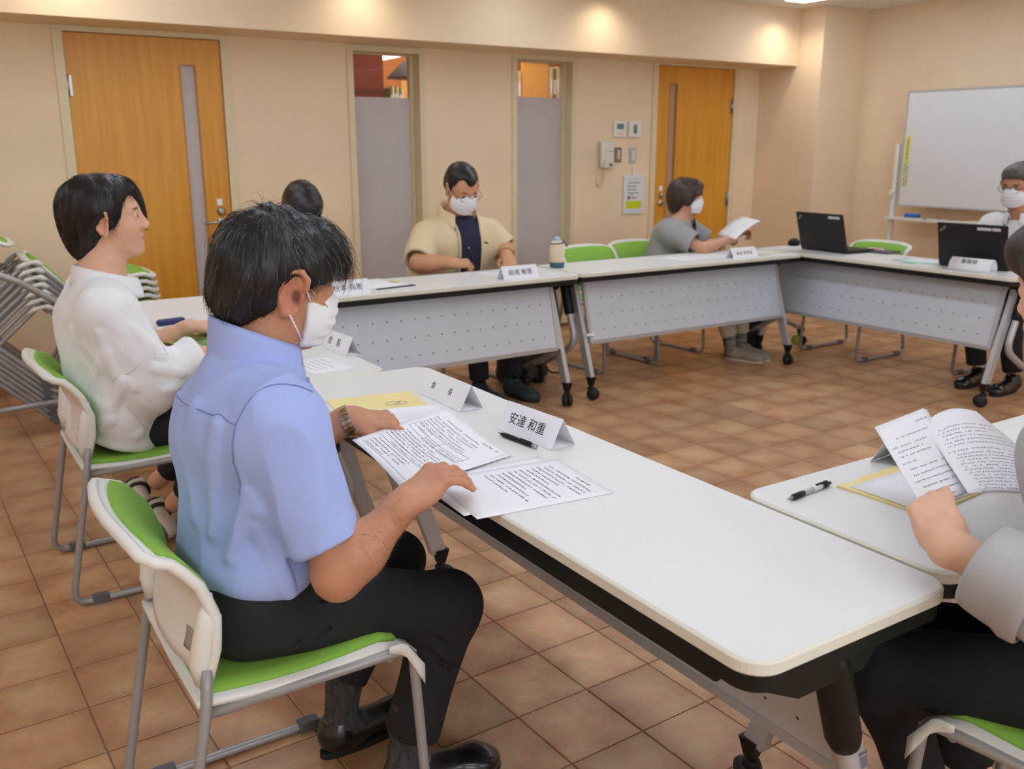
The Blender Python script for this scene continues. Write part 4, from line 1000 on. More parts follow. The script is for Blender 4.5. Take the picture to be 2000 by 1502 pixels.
    for hip, kn_, an in (((.46, 1.635, .522), (.868, 1.600, .430), (.775, 1.598, .155)), ((.46, 1.805, .522), (.868, 1.865, .432), (.715, 1.835, .19))):
        hip, kn_, an = map(np.array, (hip, kn_, an)); Q.cone(hip, kn_, .096, .070, .05); Q.cone(kn_, an, .068, .058, .035)
        dn = unit(an-kn_); Q.box(an + dn*.085, (.08, .09, .09), Frame(an, dn, (1, 0, 0)).M, .004, .004, 's'); Q.cone(an-dn*.05, an+dn*.03, .050, .051, .004, 's')
    Q.cut((.48, 1.72, .612), (.1, 0, 1), .01)
    for a, b, rr in [((.60, 1.55, .58), (.50, 1.545, .47), .007), ((.64, 1.545, .57), (.56, 1.54, .47), .006), ((.80, 1.54, .40), (.86, 1.545, .36), .006), ((.79, 1.545, .36), (.85, 1.545, .31), .006)]:
        q = Q.snap(np.array([a, b])); Q.cone(q[0], q[1], rr, rr*.6, .014, 's')
    P, F = Q.mesh(.0055, 1); N = normals(P, F)
    P = P + N*(.0022*waves(P, 21, 26, 8))[:, None]
    tr = soft_obj('trousers', P, F, m_tr, p, B)
    bl = MB(); bl.surf(lambda u, v: (.478 + .135*math.cos(2*math.pi*u), 1.72 + .178*math.sin(2*math.pi*u), .566 + .032*v + .014*math.cos(2*math.pi*u)), 48, 2, .005); bl.build('belt', mat('belt_leather', (26, 24, 23), .35), tr, base=B)
    # socks and shoes
    m_sock = mat('charcoal_sock', (84, 82, 82), .95, rgb2=(48, 46, 46), vscale=90, stretch=(1, 1, .25), bump=.5, bscale=260, bstretch=(1, 1, .2))
    for kx, (a, b, hl, to) in enumerate((((.772, 1.60, .21), (.752, 1.598, .07), (.708, 1.610, 0), (.975, 1.585, 0)), ((.725, 1.835, .24), (.700, 1.828, .07), (.648, 1.822, 0), (.905, 1.865, 0)))):
        K = Soft(); a, b = np.array(a), np.array(b); K.cone(a, b, .042, .038, .02); K.ell(b + V3(.02, 0, -.015), (.06, .036, .03), None, .03)
        P, F = K.mesh(.005, 1); N = normals(P, F); P = P + N*(.0012*np.sin(P[:, 2]*420) + .0016*waves(P, 31, 60, 6, (.4, .4, 1.4)))[:, None]
        soft_obj('sock', P, F, m_sock, p, B)
        shoe(p, B, hl, to, mat('black_leather', (22, 21, 21), .25, var=.1, coat=.3), m_rubber, 1.0)
    # watch: steel and gold links
    m_gold = mat('gold_link', (206, 166, 74), .25, .9); ax = unit(Lwr - Lel); u = unit(np.cross(ax, (0, 0, 1))); v = np.cross(u, ax); c = Lwr - ax*.012
    wt = MB(); wg = MB()
    for k in range(22):
        a = 2*math.pi*k/22; o = c + (u*.0372*math.cos(a)*1.04 + v*.0350*math.sin(a)); tng = unit(-u*math.sin(a) + v*math.cos(a)); nr = unit(np.cross(tng, ax))
        m4 = Matrix.Translation(Vector(o - np.array(B))) @ Matrix(np.stack([ax, tng, nr], 1).tolist()).to_4x4()
        wt.rbox(-.0110, -.0040, -.0042, .0042, -.0016, .0016, .001, 2, m=m4); wt.rbox(.0040, .0110, -.0042, .0042, -.0016, .0016, .001, 2, m=m4); wg.rbox(-.0037, .0037, -.0042, .0042, -.0017, .0019, .001, 2, m=m4)
    w_ = wt.build('watch_band', m_steel, p); wg.build('gold_links', m_gold, w_)
    # hair
    m_hair = mat('black_hair', (20, 18, 18), .42, var=.4, vscale=90, stretch=(1, 1, .3), bump=.6, bscale=140, bstretch=(1, 1, .25))
    K = Soft()
    def E(c, r, k=.02, op='u'): K.ell(H(*[x*sc for x in c]), [x*sc for x in r], H.M, k, op)
    E((-.018, 0, .042), (.112, .090, .094), .03); E((-.062, 0, -.012), (.066, .080, .080), .03); E((.052, 0, .075), (.062, .072, .048), .03); E((-.085, 0, -.048), (.036, .060, .034), .02)
    E((.020, -.066, .052), (.050, .022, .050), .02); E((.020, .066, .052), (.050, .022, .050), .02); E((.090, 0, .052), (.026, .058, .036), .02)
    E((.026, -.070, .014), (.014, .012, .026), .012); E((.026, .070, .014), (.014, .012, .026), .012)
    E((.078, 0, -.030), (.085, .12, .064), .01, 's'); E((-.004, -.108, -.012), (.040, .040, .054), .008, 's'); E((-.004, .108, -.012), (.040, .040, .054), .008, 's')
    E((.02, 0, -.13), (.11, .10, .055), .02, 's')
    P, F = K.mesh(.004, 1); N = normals(P, F); L = H.local(P)
    P = P + N*(.0022*waves(L, 41, 120, 10, (1, .6, .25)) + .0014*waves(L, 43, 260, 10, (1, .5, .2)))[:, None]
    hr = soft_obj('hair', P, F, m_hair, p, B)
    # loose strands flowing from the crown, some grey
    r = np.random.RandomState(7); whorl = H(-.055*sc, .0, .125*sc); sd = []; sg = []
    k = 0
    idx = r.choice(len(P), 4200, replace=False)
    for i in idx:
        q = P[i]; l = H.local(q); n0 = N[i]
        if l[2] < -.085: continue
        fl = q - whorl; fl = fl - n0*(fl@n0); fl = fl/(np.linalg.norm(fl)+1e-6)
        dn = -H.z*.5 + H.x*(.35 if l[0] > -.02 else -.1); dn = dn - n0*(dn@n0); d = unit(fl + dn + r.randn(3)*.22)
        top = l[2] > .06; lift = r.uniform(.0, .35 if top else .12)
        ln_ = r.uniform(.018, .045 if top else .03); pts = []
        for j in range(5):
            t = j/4; pts.append(q - n0*.001 + (d*ln_*t) + n0*(lift*ln_*math.sin(t*2.4) - .35*ln_*t*t*(.8 if top else .25)) - V3(0, 0, 1)*.25*ln_*t*t)
        (sg if r.rand() < (.16 if top else .07) else sd).append(pts)
    for t in range(150):   # fringe and wisps over the brow
        y = r.uniform(-.07, .06); q = H(.085*sc + r.uniform(-.01, .012), y*sc, .075*sc); d = unit(H.x*.25 - H.z*1. + H.y*r.uniform(-.35, .25)); ln_ = r.uniform(.04, .085)
        sd.append([q + d*ln_*s + H.x*.016*math.sin(s*2.6) for s in (0, .25, .5, .75, 1)])
    for t in range(26):
        y = r.uniform(-.05, .05); q = H(r.uniform(-.07, .05), y, .128*sc); d = unit(H.x*r.uniform(-.6, 1) + H.y*r.uniform(-.7, .7) + H.z*r.uniform(0, .25)); ln_ = r.uniform(.03, .05)
        (sg if t % 3 == 0 else sd).append([q + d*ln_*s + H.z*.02*math.sin(s*2.8) - H.z*.006 for s in (0, .25, .5, .75, 1)])
    strands('hair_strands', sd, mat('black_strand', (24, 22, 22), .35), hr, B, .00045); strands('grey_strands', sg, mat('grey_strand', (150, 146, 142), .35), hr, B, .00035)
    # mask
    mask(p, B, H, sc)
    return p
def mask(p, B, H, sc=1., wide=1., h=.004, loops=True):
    m_mask = mat('mask_white', (238, 238, 240), .75, var=.02, bump=.06, bscale=300)
    K = Soft()
    def E(c, r, k=.02, op='u'): K.ell(H(c[0]*sc, c[1]*sc*wide, c[2]*sc), (r[0]*sc, r[1]*sc*wide, r[2]*sc), H.M, k*sc, op)
    E((.036, 0, -.052), (.076, .074, .076), .02); E((.070, 0, -.046), (.046, .050, .056), .02); E((.092, 0, -.026), (.024, .024, .026), .02); E((.070, 0, -.094), (.032, .038, .026), .02)
    for pt, n, k in (((.060, 0, -.006), (-.42, 0, 1), .004), ((.05, 0, -.112), (.1, 0, -1), .004), ((.034, 0, -.04), (-1, 0, -.12), .003)):
        K.cut(H(*[v*sc for v in pt]), n[0]*H.x + n[1]*H.y + n[2]*H.z, k)
    P, F = K.mesh(h, 1); L = H.local(P); N = normals(P, F)
    P = P + N*(.0016*np.sin(L[:, 2]*300/sc) * (np.abs(L[:, 1]) < .06))[:, None]
    mk = soft_obj('face_mask', P, F, m_mask, p, B)
    if loops:
        for y in (-1, 1):
            for a, b in (((.036, .072, -.018), (.004, .086, .022)), ((.040, .060, -.094), (-.004, .084, -.044))):
                q = [H(*(np.array(a)*sc*V3(1, y*wide, 1))), H(*((np.array(a)*.5+np.array(b)*.5 + V3(0, .003, 0))*sc*V3(1, y*wide, 1))), H(*(np.array(b)*sc*V3(1, y*wide, 1)))]
                MB().tube([tuple(v) for v in q], .0016, 8).build('ear_loop', m_mask, mk, base=B)
    return mk
man_in_blue()

# ---- the other people: one builder, each with their own pose, clothes, hair
def shoe_side(parent, base, heel, toedir, up, m_up, m_sole, sc=1., L=.24, h=.005, band=None):
    """a shoe in any attitude: up = from sole to opening"""
    f = Frame(heel, toedir, up); S = Soft()
    S.ell(f(.20*L, 0, .045), (.055, .038*sc, .045), f.M, .03); S.cone(f(.22*L, 0, .045), f(.80*L, .004, .030), .040*sc, .034*sc, .03, sq=(f.y, 1.1)); S.ell(f(.84*L, 0, .026), (.055, .046*sc, .032), f.M, .03)
    S.cone(f(.18*L, 0, .06), f(.20*L, 0, .088), .040*sc, .037*sc, .02); S.ell(f(.20*L, 0, .105), (.034, .030, .03), f.M, .01, 's'); S.cut(f(0, 0, .014), -f.z)
    P, F = S.mesh(h, 2); N = normals(P, F); up_o = soft_obj('shoe', P, F, m_up, parent, base)
    ol = []
    for k in range(28):
        a = 2*math.pi*k/28; x = .52*L + .53*L*math.cos(a); sn = math.sin(a); wd = (.041 + .008*math.cos(a+.2))*sc; ol.append((x, wd*(abs(sn)**.75)*(1 if sn >= 0 else -1)))
    mb = MB(); mb.loft([[tuple(f(x, y, z)) for x, y in ol] for z in (.0, .02)], smooth=False); mb.build('sole', m_sole, up_o, base=base)
    if band:
        for (x0, x1, zt) in band:
            mb = MB(); rings = []
            for xx in (x0, x1):
                q = np.array([f(xx*L, .06*math.cos(t), .02+.07*math.sin(t)) for t in np.linspace(0, math.pi, 14)]); rings.append([tuple(v) for v in S.snap(q, .002)])
            mb.surf(lambda u, v: tuple(np.array(rings[0][min(13, int(round(v*13)))])*(1-u) + np.array(rings[1][min(13, int(round(v*13)))])*u), 2, 13, .003); mb.build('band', m_rubber, up_o, base=base)
    return up_o
def glasses(p, B, H, sc, m, wide=1.):
    g = MB()
    for y in (-1, 1):
        c = (.104, y*.032, .000)
        ring = [tuple(H(c[0]*sc - .003*math.cos(t), (c[1] + .024*math.cos(t))*sc*wide, (c[2] + .017*math.sin(t))*sc)) for t in np.linspace(0, 2*math.pi, 17)]
        g.tube(ring, .0013, 6, caps=False)
        g.tube([tuple(H(.104*sc, y*.056*sc*wide, .004*sc)), tuple(H(.095*sc, y*.072*sc*wide, .006*sc)), tuple(H(-.006*sc, y*.081*sc*wide, .018*sc))], .0015, 6)
    g.tube([tuple(H(.106*sc, -.009*sc, .004*sc)), tuple(H(.108*sc, 0, .007*sc)), tuple(H(.106*sc, .009*sc, .004*sc))], .0013, 6)
    return g.build('glasses', m, p, base=B)
def hair_obj(p, B, H, sc, prims, rgb, h, amp=.002, seed=41, streak=(1, .6, .25), flow=None):
    K = Soft()
    for c, r, k, op in prims: K.ell(H(*[x*sc for x in c]), [x*sc for x in r], H.M, k, op)
    P, F = K.mesh(h, 1); N = normals(P, F); L = H.local(P)
    P = P + N*(amp*waves(L, seed, 110, 10, streak) + amp*.6*waves(L, seed+2, 240, 10, streak))[:, None]
    m = mat('hair_%d_%d_%d' % rgb, rgb, .40, var=.35, vscale=90, stretch=(1, 1, .3), bump=.5, bscale=140, bstretch=(1, 1, .25))
    return soft_obj('hair', P, F, m, p, B), P, N
SHORT = [((-.018, 0, .040), (.108, .085, .090), .03, 'u'), ((-.058, 0, -.008), (.060, .076, .070), .03, 'u'), ((.040, 0, .078), (.060, .066, .040), .03, 'u'),
         ((.092, 0, -.032), (.075, .12, .096), .012, 's'), ((.006, -.10, -.022), (.030, .03, .042), .008, 's'), ((.006, .10, -.022), (.030, .03, .042), .008, 's'), ((.02, 0, -.13), (.11, .10, .062), .02, 's')]
def figure(label, base, yaw, H, cloth, skin=(214, 164, 134), sc=1., wide=1., h=.007, W_=1., D_=1., sho=None, elb=None, wri=None, hands=None, sleeve=.8, slr=.064, long_sleeve=None,
           trouser=(34, 34, 38), knees=None, ankles=None, hem=.85, chest=.86, nb=None, lean=.0, lips=(196, 120, 112), brows=(40, 30, 26), hang=.50, neck_r=(.050, .058), fold=.003, sm=None, face_h=None, hem_dir=None, torso=True, cut_z=None, legs_skin=False, nail=False, thick=1., es=1., ridges=()):
    p = thing('person', label, 'person', base); B = base
    b = Frame((base[0], base[1], 0), (math.cos(yaw), math.sin(yaw), 0), (0, 0, 1))
    ch = b(lean, 0, chest); pel = b(-.02, 0, .52); nb = b(lean*1.25+.02, 0, 1.0) if nb is None else np.array(nb, float)
    sho = [np.array(s, float) for s in (sho or (b(lean*1.1+.01, .175*W_, .92), b(lean*1.1+.01, -.175*W_, .92)))]
    elb = [np.array(s, float) for s in (elb or (b(lean+.06, .24*W_, .68), b(lean+.06, -.24*W_, .68)))]
    wri = [np.array(s, float) for s in wri]
    S = Soft(); head_soft(S, H, sc, wide=wide, es=es); neck_soft(S, H, nb, *neck_r, sc=sc)
    S.cone(b(-.01, 0, .60), ch, .085*D_, .09*D_, .05, sq=(b.y, 1.4)); S.cone(ch, nb, .07, .058, .05)
    tips = []; spots = []
    for i in (0, 1):
        S.cone(nb + (ch-nb)*.25, sho[i], .05, .048, .04); S.cone(sho[i], elb[i], .046*thick, .037*thick, .03); f1 = elb[i] + (wri[i]-elb[i])*.3
        S.cone(elb[i], f1, .037*thick, .040*thick, .03); S.cone(f1, wri[i], .040*thick, .026*thick, .03)
        if hands and hands[i]:
            hf, hu, curl, spread, thumb = hands[i]; Wf = Frame(wri[i], hf, hu); side = -1 if i == 0 else 1
            t = hand_soft(S, Wf, side, curl, spread, thumb, .94 if sc < 1.01 else 1.0, thick); tips += t
            if nail: nails(p, B, t, Wf, mat('nail', (222, 172, 152), .3, var=.03), .94)
    if legs_skin:
        for kk, aa in zip(knees, ankles): kk = np.array(kk); aa = np.array(aa); S.cone(b(.05, 0, .52), kk, .05, .045, .03); S.cone(kk, aa, .045, .036, .03)
    P, F = S.mesh(h, 1)
    M = H.M
    spots += [(t, (.014,)*3, None, tuple(min(255, int(c*1.0)) for c in (skin[0]+4, skin[1]-14, skin[2]-12)), .5) for t, _ in tips]
    spots += [(H(.0945*sc, 0, -.0655*sc), (.012*sc, .022*sc, .0095*sc), M, lips, .75)]
    for y in (-1, 1):
        spots += [(H(.092*sc, y*.034*sc*wide, .0235*sc), (.016*sc, .021*sc, .0038*sc), M, brows, .9), (H(.066*sc, y*.045*sc*wide, -.03*sc), (.03*sc, .03*sc, .03*sc), M, (skin[0]+6, skin[1]-12, skin[2]-10), .5), (H(-.004*sc, y*.085*sc*wide, -.006*sc), (.03*sc, .02*sc, .04*sc), M, (skin[0]+6, skin[1]-20, skin[2]-16), .5)]
        spots += [(H(.0935*sc, y*.032*sc*wide, .0062*sc), (.012*sc, .0135*sc, .0022*sc), M, (44, 32, 28), .85)]
    body = soft_obj('body', P, F, skin_mat('%d_%d_%d' % skin, skin), p, B, skin_col(skin, spots))
    eye_parts(body, B, H, sc, wide)
    # top garment
    T = Soft()
    T.cone(b(-.015, 0, hang+.02), b(lean*.8, 0, .80), .112*D_, .112*D_, .05, sq=(b.y, 1.48*W_)); T.cone(b(-.005, 0, .60), ch + b.z*.0, .115*D_, .108*D_, .06, sq=(b.y, 1.48*W_))
    T.cone(nb - b.z*.05 + (ch-nb)*.1, sho[0] - (sho[0]-ch)*.06, .062, .066, .05); T.cone(nb - b.z*.05 + (ch-nb)*.1, sho[1] - (sho[1]-ch)*.06, .062, .066, .05)
    hems = []
    for i in (0, 1):
        if long_sleeve:
            fr = long_sleeve if not isinstance(long_sleeve, tuple) else long_sleeve[i]; end = elb[i] + (wri[i]-elb[i])*fr; d = unit(wri[i]-elb[i])
            T.cone(sho[i], elb[i], slr*1.12, slr*1.02, .05); T.cone(elb[i], end + d*.05, slr*1.02, slr*.84, .05)
        else:
            end = sho[i] + (elb[i]-sho[i])*sleeve; d = unit(elb[i]-sho[i]); T.cone(sho[i], end + d*.05, slr*1.1, slr, .05)
        hems.append((end, d))
    for end, d in hems:
        rr = slr*(.84 if long_sleeve else 1.); T.box(end + d*.075, (.075, rr+.007, rr+.007), Frame(end, d, (.1, .2, 1)).M, .004, .004, 's'); T.cone(end - d*.04, end + d*.03, rr-.009, rr-.009, .004, 's')
    for a, c, rr in ridges:
        q = T.snap(np.array([a, c]), -rr*.25); T.cone(q[0], q[1], rr, rr*.7, .016)
    T.cut(b(0, 0, hang), hem_dir if hem_dir is not None else -b.z, .015)
    P, F = T.mesh(h, 1); N = normals(P, F)
    P = P + N*(fold*(.6*waves(P, 5, 26, 10, (1, 1, .5)) + 1.0*folds(P, 8, 18, .25) + .30*folds(P, 15, 34, .35)))[:, None]
    top = soft_obj('shirt', P, F, cloth, p, B)
    # trousers
    kn = [np.array(k, float) for k in (knees or (b(.40, .10, .45), b(.40, -.10, .45)))]; an = [np.array(k, float) for k in (ankles or (b(.37, .11, .09), b(.37, -.11, .09)))]
    Q = Soft(); Q.ell(b(-.005, 0, .535), (.108*D_, .168*W_, .09), b.M, .05)
    for i in (0, 1):
        Q.cone(b(-.01, .082*(1 if i == 0 else -1)*W_, .525), kn[i], .088*max(1, W_*.95), .066, .05); e = kn[i] + (an[i]-kn[i])*hem; d = unit(an[i]-kn[i]); Q.cone(kn[i], e + d*.04, .064, .054, .035)
        Q.box(e + d*.085, (.075, .085, .085), Frame(e, d, (1, .2, 0)).M, .004, .004, 's'); Q.cone(e-d*.04, e+d*.03, .046, .047, .004, 's')
    Q.cut(b(0, 0, .60), b.z, .01)
    P, F = Q.mesh(max(h, .007), 1); N = normals(P, F); P = P + N*(.002*waves(P, 21, 26, 8))[:, None]
    tr = soft_obj('trousers', P, F, mat('trouser_%d_%d_%d' % trouser, trouser, .85, var=.08, vscale=40, bump=.1, bscale=600), p, B)
    return p, b, body, top, S, T, kn, an, nb
FLAT = [(8, 10, 6)]*4; GRIP = [(40, 55, 35), (48, 58, 36), (52, 60, 38), (54, 60, 38)]; SPR = (.10, .02, -.06, -.14)

# woman in the white blouse
def woman_in_white():
    B = (.50, 3.165, 0); H = ypr((.528, 3.170, 1.174), -.27, -.04, .06)
    m = mat('white_linen', (240, 240, 242), .85, var=.025, vscale=14, bump=.35, bscale=140, bstretch=(1, 1, .4), sheen=.1)
    p, b, body, top, S, T, kn, an, nb = figure('seated person in a loose white blouse with short black bob hair', B, 0, H, m, skin=(224, 176, 146), sc=1.06, es=1.12, h=.0042, W_=1.02, D_=1.1,
        sho=((.500, 3.335, .905), (.475, 3.000, .895)), elb=((.59, 3.40, .68), (.585, 2.985, .665)), wri=((.800, 3.360, .765), (.745, 3.02, .735)), nb=(.500, 3.166, 1.005),
        hands=(((.80, .60, -.05), (-.05, .2, 1), [(14, 22, 14), (16, 24, 14), (18, 24, 14), (18, 22, 12)], SPR, [(.016, .026, -.012), (.044, .040, -.022), (.072, .042, -.030), (.098, .036, -.036)]), ((1, .3, -.1), (0, 0, 1), FLAT, SPR, None)),
        long_sleeve=(.42, .92), slr=.074, hang=.455, lean=-.02, knees=((.92, 3.30, .46), (.90, 3.06, .46)), ankles=((.70, 3.68, .10), (.70, 3.40, .10)), fold=.011, ridges=[((.47, 2.96, .80), (.40, 3.04, .62), .012), ((.50, 2.94, .70), (.43, 3.0, .55), .012), ((.56, 2.92, .80), (.53, 2.93, .68), .010), ((.40, 3.02, .86), (.36, 3.08, .66), .010), ((.46, 3.0, .58), (.37, 3.08, .54), .011), ((.58, 2.90, .73), (.66, 2.92, .70), .009), ((.60, 2.90, .66), (.69, 2.94, .66), .009), ((.53, 2.92, .86), (.60, 2.92, .76), .009), ((.52, 2.98, .52), (.42, 3.02, .50), .010), ((.45, 2.95, .86), (.47, 2.94, .72), .010)], hem=.82, legs_skin=True, hem_dir=V3(-.30, .0, -1), lips=(186, 104, 100), neck_r=(.047, .058))
    ring = []
    for k in range(24):
        a = R(25 + 310*k/23); ring.append(nb + V3(.012, 0, -.030) + V3(.078*math.cos(a), .074*math.sin(a), -.026*math.cos(a)))
    collar(top, B, None, ring, .030, m, True, .07, .014)
    m_se = mat('linen_seam', (230, 229, 232), .85)
    PS = np.array([v.co for v in top.data.vertices]) + np.array(B); NS = np.array([v.normal for v in top.data.vertices])
    def seam(pts, r=.0020):
        q = []
        for a, c in zip(pts, pts[1:]): q += [np.array(a)*(1-k/10)+np.array(c)*k/10 for k in range(10)]
        q = T.snap(np.array(q + [np.array(pts[-1])]), 0.); q = np.array([(lambda k: PS[k] + NS[k]*.001)(int(((PS-v)**2).sum(1).argmin())) for v in q])
        for _ in range(4): q[1:-1] = (q[:-2] + 2*q[1:-1] + q[2:])/4
        MB().tube([tuple(v) for v in q], r, 5).build('seam', m_se, top, base=B)
    seam([(.50, 3.09, 1.0), (.54, 3.03, .93), (.585, 2.98, .84), (.60, 2.94, .76)]); seam([(.50, 2.93, .72), (.56, 2.92, .77), (.62, 2.93, .76)]); seam([(.50, 3.02, .63), (.515, 3.0, .56), (.525, 3.0, .50)])
    prims = [((-.020, 0, .036), (.116, .094, .094), .03, 'u'), ((-.064, 0, -.020), (.072, .086, .088), .03, 'u'), ((-.070, 0, -.078), (.046, .062, .052), .03, 'u'), ((.036, .014, .074), (.060, .072, .044), .03, 'u'),
             ((-.004, -.074, .030), (.050, .026, .060), .02, 'u'), ((.022, -.068, .040), (.026, .020, .044), .015, 'u'), ((.024, -.072, .004), (.010, .010, .026), .012, 'u'), ((.005, .078, -.01), (.055, .026, .085), .02, 'u'), ((.080, .052, .022), (.030, .030, .060), .02, 'u'), ((.098, .050, -.012), (.014, .018, .034), .012, 'u'),
             ((.090, -.030, -.030), (.056, .066, .098), .010, 's'), ((-.002, -.106, -.026), (.030, .036, .040), .008, 's'), ((.045, -.02, -.13), (.09, .10, .062), .02, 's')]
    hr, P, N = hair_obj(p, B, H, 1.04, prims, (26, 20, 20), .005, .0010)
    r = np.random.RandomState(3); sd = []; wh = H(-.03, .02, .13)
    for i in r.choice(len(P), 2600, replace=False):
        q = P[i]; n0 = N[i]; fl = q-wh; fl = fl - n0*(fl@n0); d = unit(fl/(np.linalg.norm(fl)+1e-6) - H.z*.9 + r.randn(3)*.08); d = unit(d - n0*(d@n0)); ln = r.uniform(.02, .045)
        sd.append([q + n0*.0006 + d*ln*t - n0*.004*t*t for t in (0, .33, .66, 1)])
    strands('hair_strands', sd, mat('dark_strand', (28, 22, 22), .32), hr, B, .0005)
    for s, (hl, td, up) in enumerate((((.575, 3.775, .045), (.10, -1, .0), (1, .05, .35)), ((.590, 3.500, .045), (.12, -1, .0), (1, .05, .35)))):
        shoe_side(p, B, hl, td, up, mat('sneaker_white', (206, 198, 186), .7, var=.06), mat('sole_grey', (84, 82, 80), .7), .95, .235, band=((.34, .44, 0), (.12, .20, 0)))
woman_in_white()

# man in beige, writing
def man_in_beige():
    B = (2.69, 4.80, 0); yw = -math.pi/2; H = ypr((2.675, 4.665, 1.158), yw + .02, .50, .0); sc = 1.05
    m = mat('beige_cotton', (226, 206, 166), .85, var=.03, bump=.12, bscale=700)
    p, b, body, top, S, T, kn, an, nb = figure('large seated person in an open beige shirt over navy, writing at the table', B, yw, H, m, skin=(206, 150, 114), sc=sc, wide=1.08, h=.0062, W_=1.26, D_=1.28, lean=.05,
        nb=(2.685, 4.735, 1.035), sho=((2.895, 4.735, .885), (2.480, 4.735, .885)), elb=((2.965, 4.655, .795), (2.345, 4.585, .765)), wri=((2.868, 4.495, .785), (2.500, 4.470, .768)),
        hands=(((-.35, -.85, -.28), (-.2, -.15, 1), [(12, 14, 8)]*4, SPR, None), ((.95, -.22, -.04), (.1, -.35, 1), GRIP, SPR, [(.016, .026, -.012), (.044, .042, -.024), (.072, .036, -.036), (.092, .022, -.042)])),
        sleeve=.92, slr=.082, fold=.006, hang=.47, trouser=(30, 34, 42), ankles=((2.80, 4.33, .09), (2.60, 4.36, .09)), knees=((2.83, 4.36, .45), (2.58, 4.36, .45)), hem=.9, thick=1.22, brows=(52, 36, 28))
    # navy tee panel between the open fronts
    m_navy = mat('navy_tee', (36, 38, 62), .9, var=.05, bump=.1, bscale=600)
    T0 = Soft(); T0.p = T.p[:4]
    def front(u, v):
        z = .60 + .405*v; q = b(.30, (u-.5)*(.145 if v < .8 else .145 + (v-.8)*.15), z); return q
    g = np.array([[front(i/8, j/14) for j in range(15)] for i in range(9)]).reshape(-1, 3)
    for it in range(30):
        d = T0.eval(g)-.015; g = g - b.x*np.clip(d, -.02, .02)[:, None]
    gg = g.reshape(9, 15, 3); MB().surf(lambda u, v: tuple(gg[int(round(u*8)), int(round(v*14))]), 8, 14, .004).build('navy_tee', m_navy, p, base=B)
    for s in (-1, 1):
        edge = [gg[0 if s < 0 else 8, j] + b.x*.004 for j in range(15)]
        MB().tube([tuple(q) for q in edge], .006, 6).build('placket', m, top, base=B)
    ring = []
    for k in range(24):
        a = R(42 + 276*k/23); o = b.x*math.cos(a) + b.y*math.sin(a); ring.append(nb + b.x*.015 + o*.088 - b.z*(.022 + .045*math.cos(a)))
    collar(top, B, None, ring, .034, m, True, .10, .018)
    MB().rbox(-.018, .018, -.002, .002, -.004, .004, .002, m=Matrix.Translation(Vector(T.snap(np.array([b(.28, .115, .86)]), .001)[0] - np.array(B))) @ Matrix.Rotation(R(12), 4, 'Y')).build('chest_tag', mat('olive_tag', (70, 62, 46), .7), top)
    pr_ = [((-.022, 0, .046), (.104, .083, .086), .03, 'u'), ((-.058, 0, -.002), (.058, .076, .066), .03, 'u'), ((.050, 0, .088), (.046, .030, .026), .02, 'u'), ((-.004, -.070, .018), (.028, .016, .036), .012, 'u'), ((-.004, .070, .018), (.028, .016, .036), .012, 'u'),
           ((.092, -.052, .050), (.052, .036, .050), .012, 's'), ((.092, .052, .050), (.052, .036, .050), .012, 's'), ((.095, 0, -.035), (.070, .12, .092), .012, 's'), ((.006, -.10, -.030), (.030, .03, .036), .008, 's'), ((.006, .10, -.030), (.030, .03, .036), .008, 's'), ((.02, 0, -.13), (.11, .10, .066), .02, 's')]
    hair_obj(p, B, H, sc*1.02, pr_, (24, 21, 20), .006, .001)
    mask(p, B, H, sc, 1.08, .006); glasses(p, B, H, sc, mat('glasses_frame', (70, 58, 50), .3, .5), 1.08)
    # band on his left wrist
    ax = unit(np.array((2.868, 4.495, .785))-np.array((2.965, 4.655, .795))); u = unit(np.cross(ax, (0, 0, 1))); v = np.cross(u, ax); c = np.array((2.868, 4.495, .785)) - ax*.02
    MB().tube([tuple(c + u*(.036*math.cos(t)) + v*.035*math.sin(t)) for t in np.linspace(0, 2*math.pi, 20)], .006, 8).build('wrist_band', m_black_p, p, base=B)
    for q in ((2.80, 4.40), (2.60, 4.42)): shoe(p, B, (q[0], q[1], 0), (q[0]+.03*(1 if q[0] > 2.7 else .2), q[1]-.27, 0), mat('teal_shoe', (44, 60, 66), .7, var=.1), m_rubber, 1.1, h=.006)
man_in_beige()
t = thing('pen', 'dark pen held by the person in the beige shirt', 'pen', (2.615, 4.395, .724)); q = Vector((-.10, .25, .55)).normalized()
MB().tube([(0, 0, 0), tuple(q*.012), tuple(q*.13)], [.001, .0042, .0042], 8).build('barrel', m_black_p, t); MB().tube([tuple(q*.13), tuple(q*.142)], .0035, 8).build('button', m_steel, t)

